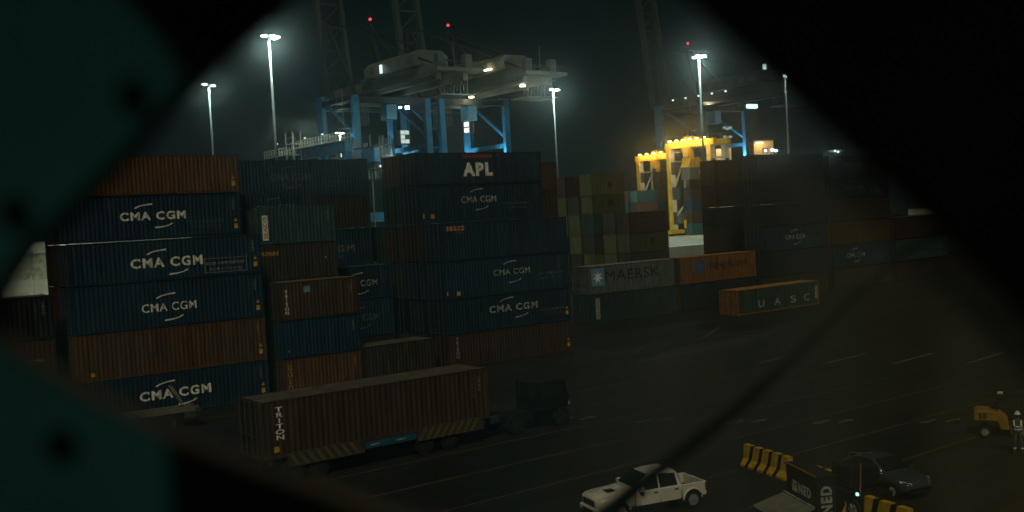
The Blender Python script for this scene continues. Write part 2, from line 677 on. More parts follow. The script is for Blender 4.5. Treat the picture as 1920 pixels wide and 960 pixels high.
# ------------------------------------------------------------------ ground
def ground_material():
    mt, nt, p = nodes_of('yard_asphalt')
    L = nt.links.new
    tc = nt.nodes.new('ShaderNodeTexCoord')
    n1 = nt.nodes.new('ShaderNodeTexNoise')
    n1.inputs['Scale'].default_value = 0.09
    n1.inputs['Detail'].default_value = 8
    n1.inputs['Roughness'].default_value = 0.7
    mp = nt.nodes.new('ShaderNodeMapping')
    mp.inputs['Scale'].default_value = (0.10, 1.1, 1)
    n2 = nt.nodes.new('ShaderNodeTexNoise')   # tyre-darkened lanes run along the yard
    n2.inputs['Scale'].default_value = 0.9
    n2.inputs['Detail'].default_value = 4
    L(tc.outputs['Object'], n1.inputs['Vector'])
    L(tc.outputs['Object'], mp.inputs['Vector'])
    L(mp.outputs[0], n2.inputs['Vector'])
    a = nt.nodes.new('ShaderNodeMath')
    a.operation = 'ADD'
    L(n1.outputs['Fac'], a.inputs[0])
    L(n2.outputs['Fac'], a.inputs[1])
    r = nt.nodes.new('ShaderNodeValToRGB')
    r.color_ramp.elements[0].position = 0.75
    r.color_ramp.elements[1].position = 1.3
    h = nt.nodes.new('ShaderNodeMath')
    h.operation = 'MULTIPLY'
    h.inputs[1].default_value = 1.0
    L(a.outputs[0], h.inputs[0])
    mr = nt.nodes.new('ShaderNodeMapRange')
    mr.inputs['From Min'].default_value = 0.7
    mr.inputs['From Max'].default_value = 1.3
    L(h.outputs[0], mr.inputs['Value'])
    r.color_ramp.elements[0].position = 0.1
    r.color_ramp.elements[1].position = 0.9
    r.color_ramp.elements[0].color = (0.005, 0.0055, 0.0042, 1)
    r.color_ramp.elements[1].color = (0.0155, 0.0155, 0.0115, 1)
    L(mr.outputs[0], r.inputs['Fac'])
    L(r.outputs['Color'], p.inputs['Base Color'])
    p.inputs['Roughness'].default_value = 0.72
    p.inputs['Specular IOR Level'].default_value = 0.25
    n3 = nt.nodes.new('ShaderNodeTexNoise')
    n3.inputs['Scale'].default_value = 6
    n3.inputs['Detail'].default_value = 4
    L(tc.outputs['Object'], n3.inputs['Vector'])
    b = nt.nodes.new('ShaderNodeBump')
    b.inputs['Strength'].default_value = 0.25
    b.inputs['Distance'].default_value = 0.05
    L(n3.outputs['Fac'], b.inputs['Height'])
    L(b.outputs['Normal'], p.inputs['Normal'])
    return mt


mb = MB()
mb.add([(-240, -80, 0), (1150, -80, 0), (1150, 1300, 0), (-240, 1300, 0)], [(0, 1, 2, 3)])
ground = mb.build('ground', ground_material(), fix=False)
tag(ground, kind='structure')

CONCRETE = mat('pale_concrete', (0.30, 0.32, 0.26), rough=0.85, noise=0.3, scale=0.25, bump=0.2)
mb = MB()
mb.box(105, 420, 118, 460, 0.004, 5.2)
apron = mb.build('concrete_apron', CONCRETE)
tag(apron, kind='structure')

# lane lines, arrows and dashes: sheets 4 mm above the asphalt
LANE = mat('worn_yellow_line', (0.062, 0.041, 0.011), rough=0.8, noise=0.6, scale=1.6)
LANEW = mat('worn_white_line', (0.07, 0.075, 0.06), rough=0.8, noise=0.5, scale=1.6)


def strip(name, pts_w, material, z=0.004):
    mb = MB()
    for (x0, y0, x1, y1, w) in pts_w:
        d = Vector((x1 - x0, y1 - y0, 0)).normalized()
        s = Vector((-d.y, d.x, 0)) * w / 2
        a, b = Vector((x0, y0, z)), Vector((x1, y1, z))
        mb.add([a - s, b - s, b + s, a + s], [(0, 1, 2, 3)])
    o = mb.build(name, material, fix=False)
    return tag(o, kind='structure')


for y in (26.0, 30.1, 34.3, 38.4, 42.5, 46.7, 50.9):
    strip('lane_line', [(-10, y, 57, y + 0.15, 0.13)], LANE)
strip('yard_edge_line', [(-10, 62.6, 118, 62.6, 0.16)], LANE)
for x, y in ((57.6, 49.4), (59.6, 45.4), (62.0, 41.6), (64.4, 37.8)):
    strip('lane_dash', [(x, y, x + 5.5, y + 0.5, 0.24)], LANEW)
for x, y in ((58, 57.5), (60, 58.4), (62, 59.3), (64, 60.2)):
    strip('bay_line', [(x - 4, y, x + 9, y + 0.1, 0.22)], LANEW)
strip('bay_line', [(56, 60.5, 60, 63.6, 0.2), (66.5, 63, 73, 67, 0.2)], LANEW)
for x, y in ((34.6, 48.4), (36.6, 44.4), (38.9, 40.6), (41.5, 36.6), (44.1, 33.2), (47.3, 29.3)):
    mb = MB()
    z = 0.004
    mb.add([(x - 0.65, y + 0.26, z), (x + 0.25, y + 0.26, z), (x + 0.25, y + 0.48, z), (x - 0.65, y + 0.48, z)], [(0, 1, 2, 3)])
    mb.add([(x - 1.15, y + 0.37, z), (x - 0.65, y + 0.05, z), (x - 0.65, y + 0.69, z)], [(0, 1, 2)])
    mb.add([(x - 0.1, y - 0.50, z), (x + 0.65, y - 0.50, z), (x + 0.65, y - 0.28, z), (x - 0.1, y - 0.28, z)], [(0, 1, 2, 3)])
    mb.add([(x + 1.15, y - 0.39, z), (x + 0.65, y - 0.71, z), (x + 0.65, y - 0.07, z)], [(0, 1, 2)])
    tag(mb.build('lane_arrow', LANEW, fix=False), kind='structure')

# ------------------------------------------------------------------ containers: the near block
X1, X2, X3, X4 = BAY[0], BAY[1], BAY[2], BAY[3]

# far left, half hidden by the panel: three high
g = 'containers in the low stack at the far left'
c = container(X1, ROWY[0], 0.02, L40, H8, 'dark brown', 'dark brown container at the foot of the low stack beside the concrete wall', g)
c = container(X1, ROWY[0], 2.63, L40, H9, 'dark red', 'dull red container lettered SUD in the low stack by the concrete wall', g)
letter(c, 'S\u00dcD', L40 / 2 - 1.75, YM, 0.72, 1.5, 0.55, PALE, 0.0)
rect(c, L40 / 2 - 1.35, 1.72, 1.3, 0.09, PALE, 'lettering_bar')
rect(c, L40 / 2 - 1.30, 1.55, 0.45, 0.09, PALE, 'lettering_bar')
rect(c, L40 / 2 - 1.30, 1.20, 0.14, 0.14, PALE, 'lettering_bar')
c = container(X1, ROWY[0], 5.54, L40, H8, 'blackish blue', 'blue-black container on top of the low stack by the concrete wall', g)
codes(c, H8, PALE, False)
for k, (cl, lb) in enumerate((('dark brown', 'brown container behind the low left stack, resting on the asphalt'),
                              ('blackish blue', 'blackish container behind the low left stack, topmost of two'))):
    container(X1, ROWY[1], tiers([H8, H8])[k], L40, H8, cl, lb, g, rods=False)

# left stack
g = 'containers in the tall left stack'
zz = tiers([H8, H9, H9, H8])
c = container(X2, ROWY[0], zz[0], L40, H8, 'navy blue', 'navy container with heavy block lettering at the foot of the tall left stack', g)
o = X2 + L40 / 2
cma(c, 22.2 - o, 1.30, 4.55, 0.60, True, None, 1.5)
codes(c, H8)
c = container(X2, ROWY[0], zz[1], L40, H9, 'orange brown', 'plain orange-brown container with one yellow mark, between two navy ones low in the left stack', g)
dot(c, -L40 / 2 + 1.0, 0.45)
codes(c, H9, YELLOW)
c = container(X2, ROWY[0], zz[2], L40, H9, 'navy blue', 'navy container with thin pale lettering, resting on the plain orange-brown one', g)
cma(c, 22.15 - o, 1.25, 3.45, 0.53, False, None, 1.35)
codes(c, H9)
c = container(X2, ROWY[0], zz[3], L40, H8, 'navy blue', 'navy container with a boxed small caption, topmost of the front row at left', g)
cma(c, 22.2 - o, 1.16, 4.55, 0.62, True, None, 1.5)
eco(c, 26.0 - o, 0.74, 2.65, True)
codes(c, H8, YELLOW)
z5 = zz[4]
for k, H in enumerate([H8, H9, H9, H8]):
    container(X2, ROWY[1], zz[k], L40, H, ['dark brown', 'blackish blue', 'dark red', 'dark brown'][k],
              'plain container behind the front row of the left stack, %s layer' % ORD[k], g, rods=False)
c = container(X2, ROWY[1], z5, L40, H9, 'navy blue', 'navy container with a faint unboxed caption, just under the topmost orange-brown one at left', g)
cma(c, 22.45 - o, 1.55, 4.3, 0.55, True, None, 1.5)
eco(c, 26.0 - o, 0.95, 2.45, False, FAINT)
codes(c, H9)
c = container(X2, ROWY[1], z5 + H9 + 0.012, L40, H8, 'orange brown', 'plain orange-brown container topmost of the tall left stack, against the sky', g)
codes(c, H8, FAINT)

# short containers in the narrow middle stack
g = 'short containers in the narrow middle stack'
zz2 = tiers([H8 - 0.15, H8 - 0.05, H8 + 0.05, H8])
o20 = X3 + L20 / 2
c = container(X3, ROWY[0], zz2[0], L20, H8 - 0.15, 'orange brown', 'rust coloured short container with yellow upright letters GOLD, on the ground', g)
letter(c, 'GOLD', 30.0 - o20, YM, 1.15, 0.33, 1.75, YELLOW, 0.0, True)
codes(c, H8 - 0.15, YELLOW, False)
c = container(X3, ROWY[0], zz2[1], L20, H8 - 0.05, 'bright blue', 'plain bright blue short container between two rust coloured ones', g)
codes(c, H8 - 0.05, PALE, False)
dot(c, -L20 / 2 + 0.55, 0.5, PALE, 0.05)
c = container(X3, ROWY[0], zz2[2], L20, H8 + 0.05, 'rust brown', 'rust coloured short container with upright letters TRITON and a pale sticker', g)
letter(c, 'TRITON', 30.07 - o20, YM, 1.25, 0.30, 1.65, WHITE, 0.01, True)
rect(c, 31.6 - o20, 2.05, 0.5, 0.42, LBLUE)
codes(c, H8 + 0.05, PALE, False)
c = container(X3 + 6.13, ROWY[0], 0.02, L20, H8, 'dark brown', 'dull brown short container on the ground right of the one lettered GOLD', g)
letter(c, 'TRITON', -L20 / 2 + 0.6, YM, 1.3, 0.26, 1.5, FAINT, 0.0, True)
for k, cl in enumerate(['dark brown', 'blackish blue']):
    container(X3, ROWY[1], zz2[k], L20, H8, cl, 'plain short container in the second row behind the middle stack, %s' % ORD[k], g, rods=False)
c = container(X3, ROWY[1], 7.635, L20, H8, 'dark brown', 'dark red-brown short container with yellow name plate, under the pale teal one', g)
letter(c, 'FLORENS', -L20 / 2 + 0.9, YM, 1.95, 1.3, 0.26, YELLOW, 0.02)
letter(c, 'TT', L20 / 2 - 0.8, YM, 1.95, 0.35, 0.35, FAINT, 0.0)
rect(c, L20 / 2 - 0.9, 1.45, 0.12, 0.12, PALE)
container(X3, ROWY[1], 5.03, L20, H8, 'dark red', 'reddish short container in the second row, third layer behind the one lettered TRITON', g, rods=False)
c = container(X3, ROWY[1], 10.24, L20, H8, 'pale teal', 'pale teal short container with a white upright name panel, brightest of the middle stack', g)
rect(c, 30.12 - o20, 1.15, 0.42, 1.75, WHITE, 'name_panel', YM + 0.003)
letter(c, 'SEACO', 30.12 - o20, YM, 1.15, 1.5, 0.26, DARKM, 0.0, rot=(0, -math.pi / 2, 0))
codes(c, H8, PALE, False)
g = 'navy containers behind the middle stack'
for k, lb in ((0, 'dark container on the ground behind the brown short one'), (1, 'navy short container with faint lettering low behind the middle stack'),
              (2, 'navy short container with a pale roof edge and lettering, right of the TRITON box')):
    c = container(X3 + 6.13, ROWY[2], tiers([H8, H9, H8])[k], L20, [H8, H9, H8][k], 'navy blue' if k else 'dark brown', lb, g)
    if k:
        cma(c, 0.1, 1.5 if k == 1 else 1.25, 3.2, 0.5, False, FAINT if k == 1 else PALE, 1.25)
        codes(c, [H8, H9, H8][k], FAINT, False)
for k in range(4):
    container(X3, ROWY[2], tiers([H8, H9, H8, H9])[k], L20, [H8, H9, H8, H9][k], ['dark teal', 'dark brown', 'blackish blue', 'dark red'][k],
              'plain short container in the third row behind the middle stack, %s' % ORD[k], g, rods=False)
c = container(X3, ROWY[2], 11.03, L20, H9, 'navy blue', 'navy short container with dim lettering above the pale teal one', g)
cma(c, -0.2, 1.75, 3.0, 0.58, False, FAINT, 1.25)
codes(c, H9, FAINT, False)
zz3 = tiers([H8, H9, H8, H9, H8])
for k, cl in enumerate(['dark brown', 'blackish blue', 'dark red', 'navy blue', 'dark brown']):
    c = container(X3, ROWY[3], zz3[k], L40, [H8, H9, H8, H9, H8][k], cl,
                  ['long dark brown container on the ground far behind the middle stack', 'long blackish container, second layer far behind the middle stack',
                   'long reddish container, third layer far behind the middle stack', 'long navy container whose lettering peeps out right of the pale teal box',
                   'long dark brown container just under the topmost navy one behind the middle stack'][k], g)
    if cl == 'navy blue':
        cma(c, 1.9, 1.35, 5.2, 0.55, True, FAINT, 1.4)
c = container(X3, ROWY[3], zz3[5], L40, H9, 'navy blue', 'long navy container topmost behind the middle stack, dim lettering against the crane', g)
cma(c, -0.6, 1.55, 3.3, 0.55, False, FAINT, 1.3)
eco(c, 3.3, 1.0, 2.4, False, FAINT)
letter(c, 'NT', -L40 / 2 + 0.6, YM, 1.5, 0.3, 1.1, FAINT, 0, True)

# centre stack
g = 'containers in the tall centre stack'
zz = tiers([H8, H8, H9, H9])
o = X4 + L40 / 2
c = container(X4, ROWY[0], zz[0], L40, H8, 'dark red', 'dark red container with upright letters TRITON at the foot of the centre stack', g)
letter(c, 'TRITON', 43.62 - o, YM, 1.55, 0.34, 1.6, PALE, 0.01, True)
codes(c, H8, FAINT)
c = container(X4, ROWY[0], zz[1], L40, H8, 'navy blue', 'navy container with heavy block lettering, second up in the centre stack', g)
cma(c, 49.1 - o, 1.55, 4.75, 0.55, True, PALE, 1.4)
eco(c, 53.1 - o, 0.95, 2.5, False, FAINT)
codes(c, H8, FAINT)
c = container(X4, ROWY[0], zz[2], L40, H9, 'navy blue', 'navy container with thin lettering and a yellow mark, third up in the centre stack', g)
cma(c, 49.1 - o, 1.75, 3.55, 0.46, False, PALE, 1.4)
eco(c, 53.0 - o, 1.25, 2.65, False, FAINT)
codes(c, H9, FAINT, False)
dot(c, -L40 / 2 + 1.35, 0.45, None, 0.15)
rect(c, -L40 / 2 + 0.35, 0.5, 0.1, 0.3, YELLOW, 'safety_mark')
c = container(X4, ROWY[0], zz[3], L40, H9, 'navy blue', "navy container with a small orange name, topmost of the centre stack's front row", g)
letter(c, 'seaco', 44.05 - o, YM, 2.45, 1.6, 0.36, mat('orange_lettering', (0.55, 0.22, 0.03)), 0.03)
rect(c, 44.5 - o, 2.08, 0.6, 0.08, FAINT)
codes(c, H9, FAINT, False)
z5 = zz[4]
for k, H in enumerate([H8, H8, H9, H9]):
    container(X4, ROWY[1], zz[k], L40, H, ['dark red', 'blackish blue', 'navy blue', 'dark red'][k],
              'door end in the second row of the centre stack, %s layer' % ORD[k], g, door=['dark red', 'navy blue', 'navy blue', 'dark red'][k])
c = container(X4, ROWY[1], z5, L40, H9, 'navy blue', 'navy container with thin lettering and an orange dot, directly under the box lettered APL', g)
cma(c, 48.35 - o, 1.75, 3.4, 0.52, False, PALE, 1.3)
eco(c, 52.2 - o, 1.2, 2.5, False, FAINT)
codes(c, H9, FAINT, False)
dot(c, -L40 / 2 + 1.25, 0.55, mat('orange_mark', (0.6, 0.2, 0.02)), 0.16)
rect(c, -L40 / 2 + 0.45, 0.6, 0.1, 0.4, YELLOW, 'safety_mark')
c = container(X4, ROWY[1], z5 + H9 + 0.012, L40, H8, 'navy blue', 'dark blue container with big white letters APL, topmost of the centre stack', g, frame='blackish blue')
letter(c, 'APL', 48.42 - o, YM, 1.22, 2.9, 1.08, WHITE, 0.055)
rect(c, 48.4 - o, 2.25, 2.9, 0.30, REDM, 'lettering_bar')
codes(c, H8, FAINT, False)
for k, (H, cl) in enumerate(zip([H8, H8, H9, H9, H9, H8], ['dark teal', 'blackish blue', 'dark teal', 'dark red', 'dark teal', 'rust brown'])):
    container(X4, ROWY[2], tiers([H8, H8, H9, H9, H9, H8])[k], L40, H, cl, '%s door end in the third row of the centre stack, %s layer' % (cl, ORD[k]), g)
for k, (H, cl) in enumerate(zip([H8, H8, H9, H9], ['navy blue', 'dark teal', 'dark brown', 'dark teal'])):
    container(X4, ROWY[3], tiers([H8, H8, H9, H9])[k], L40, H, cl, '%s door end in the fourth row of the centre stack, %s layer' % (cl, ORD[k]), g)

# dark red stack seen past the centre stack
g = 'dark containers right behind the centre stack'
for k, (H, cl) in enumerate(zip([H8, H9, H8, H9, H8, H9], ['navy blue', 'dark brown', 'blackish blue', 'dark red', 'dark red', 'dark red'])):
    container(BAY[4], ROWY[6], tiers([H8, H9, H8, H9, H8, H9])[k], L40, H, cl, 'dim %s container seen just right of the centre stack, %s layer' % (cl, ORD[k]), g)

# low stack right of centre: grey over teal, then orange over dark
g = 'containers in the low row right of centre'
c = container(BAY[5], ROWY[5], 0.02, L40, H9, 'dark teal', 'dull teal container with a white upright panel on the ground under the grey one', g)
rect(c, -L40 / 2 + 1.15, 1.45, 0.55, 2.1, PALE, 'name_panel', YM + 0.003)
letter(c, 'SEALAND', -L40 / 2 + 1.15, YM, 1.45, 1.9, 0.3, DARKM, 0.0, rot=(0, -math.pi / 2, 0))
c = container(BAY[5], ROWY[5], 2.93, L40, H9, 'grey', 'grey container lettered MAERSK beside a square star emblem', g)
o = BAY[5] + L40 / 2
letter(c, 'MAERSK', 75.25 - o, YM, 1.75, 7.6, 1.05, DARKM, 0.0)
rect(c, 70.4 - o, 1.72, 1.7, 1.75, LBLUE, 'emblem_square', YM + 0.003)
mb = MB()
star = []
for i in range(14):
    rr = 0.72 if i % 2 == 0 else 0.26
    a = math.pi / 2 + i * math.pi / 7
    star.append((rr * math.cos(a), 0, rr * math.sin(a)))
mb.add([(0, 0, 0)] + star, [(0, i + 1, (i + 1) % 14 + 1) for i in range(14)])
o2 = mb.build('star_emblem', WHITE, c, fix=False)
o2.location = (70.4 - o, YM, 1.72)
c = container(BAY[6], ROWY[5], 0.02, L40, H9, 'blackish blue', 'blackish container on the ground under the orange one', g, door='dark red')
c = container(BAY[6], ROWY[5], 2.93, L40, H9, 'orange', 'bright orange container with blue emblem and the name Hapag-Lloyd', g, door='dark red')
o = BAY[6] + L40 / 2
letter(c, 'Hapag-Lloyd', 89.6 - o, YM, 1.75, 6.6, 1.0, mat('blue_black_lettering', (0.006, 0.008, 0.016)), 0.006)
mb = MB()
for q in ([(-0.9, -0.75), (-0.35, -0.75), (-0.05, 0.0), (-0.35, 0.0), (-0.05, 0.75), (-0.6, 0.75), (-0.95, 0.1), (-0.62, 0.1)],
          [(0.05, -0.75), (0.6, -0.75), (0.8, -0.2), (1.0, -0.2), (1.05, 0.1), (0.75, 0.1), (0.95, 0.75), (0.4, 0.75), (0.1, 0.1), (0.35, 0.1)]):
    mb.add([(x, 0, z) for x, z in q], [tuple(range(len(q)))])
o2 = mb.build('emblem', BLUEM, c, fix=False)
o2.location = (85.05 - o, YM, 1.75)
c = container(81.0, ROWY[2] - 0.3, 0.02, L40 + 0.8, H8, 'dark green', 'dark green container with orange ends and roof, spaced letters UASC', g, frame='orange')
o = 81.0 + (L40 + 0.8) / 2
for ch, x in zip('UASC', (85.75, 88.3, 90.85, 93.1)):
    letter(c, ch, x - o - 1.15, YM, 0.95, 0.95, 0.75, PALE, 0.01)
rect(c, 93.9 - o - 0.35, 1.35, 0.42, 1.35, mat('striped_panel', (0.42, 0.36, 0.22)), 'name_panel')
for i in range(6):
    rect(c, 93.9 - o - 0.35, 0.80 + i * 0.22, 0.36, 0.07, DARKM, 'panel_stripe', YM - 0.003)

# tall dark stacks at right
g = 'containers in the tall dark stack at right'
HS = [H8, H9, H9, H8, H9, H9]
zE = tiers(HS)
cols = {7: ['dark brown', 'blackish blue', 'navy blue', 'blackish blue', 'blackish blue', 'blackish blue'],
        8: ['dark brown', 'navy blue', 'rust brown', 'dark brown', 'blackish blue', 'blackish blue']}
for b in (7, 8):
    for k in range(6):
        cl = cols[b][k]
        if b == 8 and k == 5:
            H = H8
        else:
            H = HS[k]
        where = 'left' if b == 7 else 'right'
        c = container(BAY[b], ROWY[5], zE[k], L40, H, cl, '%s container in the %s half of the tall dark stack above UASC, %s layer' % (cl, where, ORD[k]), g)
        if (b, k) in ((7, 2), (8, 1), (8, 4), (8, 5)):
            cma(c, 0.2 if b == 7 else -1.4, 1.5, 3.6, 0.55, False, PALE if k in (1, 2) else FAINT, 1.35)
            eco(c, 3.4, 0.9, 2.4, False, FAINT)
g = 'containers in the dark stack behind the orange container'
for k in range(6):
    cl = ['navy blue', 'blackish blue', 'dark brown', 'blackish blue', 'dark brown', 'dark brown'][k]
    c = container(BAY[7] + 2.3, ROWY[8], zE[k], L40, HS[k], cl, 'dim %s container in the sheer stack beside the gantry, %s layer' % (cl, ORD[k]), g, rods=False)
    if k >= 3:
        rect(c, L40 / 2 - 1.6, 1.9, 0.9, 0.14, FAINT)
        rect(c, L40 / 2 - 1.8, 1.3, 1.3, 0.3, FAINT)
g = 'containers in the stepped stack at far right'
for k, cl in enumerate(['dark brown', 'dark teal', 'dark red']):
    container(BAY[9], ROWY[5], zE[k], L40, HS[k], cl, '%s container in the stepped stack at the far right, %s layer' % (cl, ORD[k]), g)
container(BAY[9] + 1.5, ROWY[6], zE[3], L20, H8, 'dark teal', 'small bluish container on the stepped stack by the right edge of the opening', g)
for k, cl in enumerate(['dark brown', 'olive', 'dark brown']):
    container(BAY[9] + 0.5, ROWY[6], zE[k], L40, HS[k], cl, '%s container in the back row of the stepped stack, %s layer' % (cl, ORD[k]), g, rods=False)
for k, cl in enumerate(['dark brown', 'dark teal', 'rust brown']):
    container(BAY[10], ROWY[6], zE[k], L40, HS[k], cl, '%s container at the far right end of the stacks, %s layer' % (cl, ORD[k]), g, rods=False)

# far stack of short containers between the grey box and the lit gap
g = 'short containers in the far stack above the grey container'
HF = [H8, H9, H8, H9, H8, H9]
zF = tiers(HF)
FX = 95.6
rows = [(109.9, 6, ['dark brown', 'olive', 'dark brown', 'dark teal', 'olive', 'olive']),
        (112.75, 5, ['olive', 'dark brown', 'olive', 'olive', 'dark brown']),
        (115.6, 6, ['dark brown', 'dark brown', 'blackish blue', 'olive', 'olive', 'dark red'])]
for y, n, cl in rows:
    for k in range(n):
        c = container(FX, y, zF[k], L20, HF[k], cl[k], '%s short container in the taller far stack, %s, %s layer' % (
            cl[k], {109.9: 'nearest row', 112.75: 'middle row', 115.6: 'row farthest left'}[y], ORD[min(k, 5)]), g)
        if y == 109.9 and k >= 4:
            letter(c, 'M', 0.4, YM, 1.4, 0.8, 0.95, DARKM, 0.03)
rows = [(104.2, 4, ['navy blue', 'dark brown', 'olive', 'dark red']), (107.0, 4, ['dark teal', 'olive', 'olive', 'dark brown'])]
for y, n, cl in rows:
    for k in range(n):
        c = container(96.9, y, zF[k], L20 + (1.2 if y < 105 else 2.2), HF[k], cl[k], '%s short container in the lower far stack, %s, %s layer' % (
            cl[k], 'front row' if y < 105 else 'back row', ORD[k]), g)
        if y < 105 and k == 3:
            letter(c, 'CAI', -1.6, YM, 1.8, 1.0, 0.5, FAINT, 0.02)
        if y < 105 and k == 2:
            letter(c, 'M', 0.6, YM, 1.5, 0.8, 0.9, DARKM, 0.03)

# lit containers on the apron beyond the gap
g = 'lit containers under the yellow gantries'
zA = [5.21 + i * 2.602 for i in range(8)]
k = 0
for (px, dep, n, cl) in ((1266, 238, 3, ['navy blue', 'bright blue', 'bright blue']),
                         (1279, 233, 7, ['blackish blue', 'cream', 'rust brown', 'grey', 'olive', 'rust brown', 'navy blue']),
                         (1292, 230, 4, ['pale teal', 'rust brown', 'bright blue', 'dark red']),
                         (1306, 236, 5, ['navy blue', 'bright blue', 'bright blue', 'navy blue', 'orange brown'])):
    P = at(px, 440, dep)
    for i in range(n):
        c = container(P.x, P.y - CW / 2, zA[i], L20, 2.59, cl[i], '%s container end under the nearer yellow gantry, %s up in the %s column' % (
            cl[i], ORD[min(i, 5)] if i < 6 else 'topmost', ['first', 'second', 'third', 'fourth'][k]), g)
    k += 1
k = 0
for (px, dep, z, n, cl, L) in ((1173, 236, 5.21, 4, ['blackish blue', 'blackish blue', 'bright blue', 'rust brown'], L20),
                               (1190, 233, 5.21, 4, ['dark brown', 'navy blue', 'rust brown', 'pale teal'], L20),
                               (1206, 237, 5.21, 4, ['dark brown', 'blackish blue', 'bright blue', 'orange brown'], L20),
                               (1234, 262, 5.21, 7, ['dark brown', 'dark brown', 'navy blue', 'dark brown', 'dark brown', 'dark red', 'olive'], L20)):
    P = at(px, 400, dep)
    for i in range(n):
        c = container(P.x, P.y - CW / 2, zA[i], L, 2.59, cl[i], '%s container beside the smaller yellow gantry, %s up in the %s column' % (
            cl[i], ORD[min(i, 5)] if i < 6 else 'topmost', ['first', 'second', 'third', 'fourth'][k]), g)
    k += 1
# ------------------------------------------------------------------ floodlight masts
def mast(px, py_top, dep, label, power=2500, heads=4, head=0.42, rot=0.0):
    top = at(px, py_top, dep)
    h = top.z
    t = thing('light_mast', label, 'light mast', (top.x, top.y, 0), rot, 'floodlight masts over the yard')
    MB().tube([(0, 0, 0), (0, 0, h * 0.5), (0, 0, h)], 0.25, 10, 0.14).build('pole', mat('mast_steel', (0.030, 0.033, 0.028), rough=0.6), t, True)
    b = MB()
    b.tube([(-1.1, 0, h), (1.1, 0, h)], 0.07, 6)
    b.tube([(0, -0.8, h), (0, 0.8, h)], 0.07, 6)
    b.disc((0, 0, h - 0.1), 0.4, 'z', 0.12, 12)
    b.build('crossarm', STEEL, t)
    spots = [(-1.15, 0), (1.15, 0), (0.45, -0.8), (-0.5, -0.8), (0.5, 0.8), (-0.5, 0.8)][:heads]
    for x, y in spots:
        hd = MB()
        hd.box(x - head * 0.75, x + head * 0.75, y - head * 0.6, y + head * 0.6, h - 0.02, h + 0.16)
        hd = hd.build('lamp_head', STEEL, t)
        MB().box(x - head * 0.62, x + head * 0.62, y - head * 0.62, y + head * 0.5, h - 0.22, h - 0.025).build('lens', CYAN, hd)
    c_, s_ = math.cos(-rot), math.sin(-rot)
    ax, ay = 0.45, 1.0
    spot('mast_lamp', (0, 0, h - 0.5), ((ax * c_ - ay * s_) * 20, (ax * s_ + ay * c_) * 20, h - 26), power * 6.0, (0.72, 1.0, 0.95), t, 165, 0.5, 0.5)
    point('mast_glow', (0, 0, h - 0.9), power * 0.35, (0.66, 1.0, 0.95), t, 0.5)
    return t


mast(504, 68, 129, 'tallest floodlight mast, rising beside the upper left edge of the opening', 5200, 4, 0.5, R(35))
mast(391, 158, 166, 'slim floodlight mast at the left, half cut by the dark panel', 2200, 2, 0.5, R(35))
mast(637, 249, 262, 'short floodlight mast with two lamps behind the blue gantry walkway', 5000, 2, 0.9, R(35))
mast(1037, 168, 205, 'floodlight mast standing alone between the crane and the yellow gantries', 6000, 4, 0.55, R(35))
mast(1310, 105, 168, 'floodlight mast in front of the right-hand crane', 5200, 5, 0.55, R(35))
mast(1472, 142, 190, 'floodlight mast at the right whose head is hidden by the dark panel', 500, 2, 0.5, R(35))


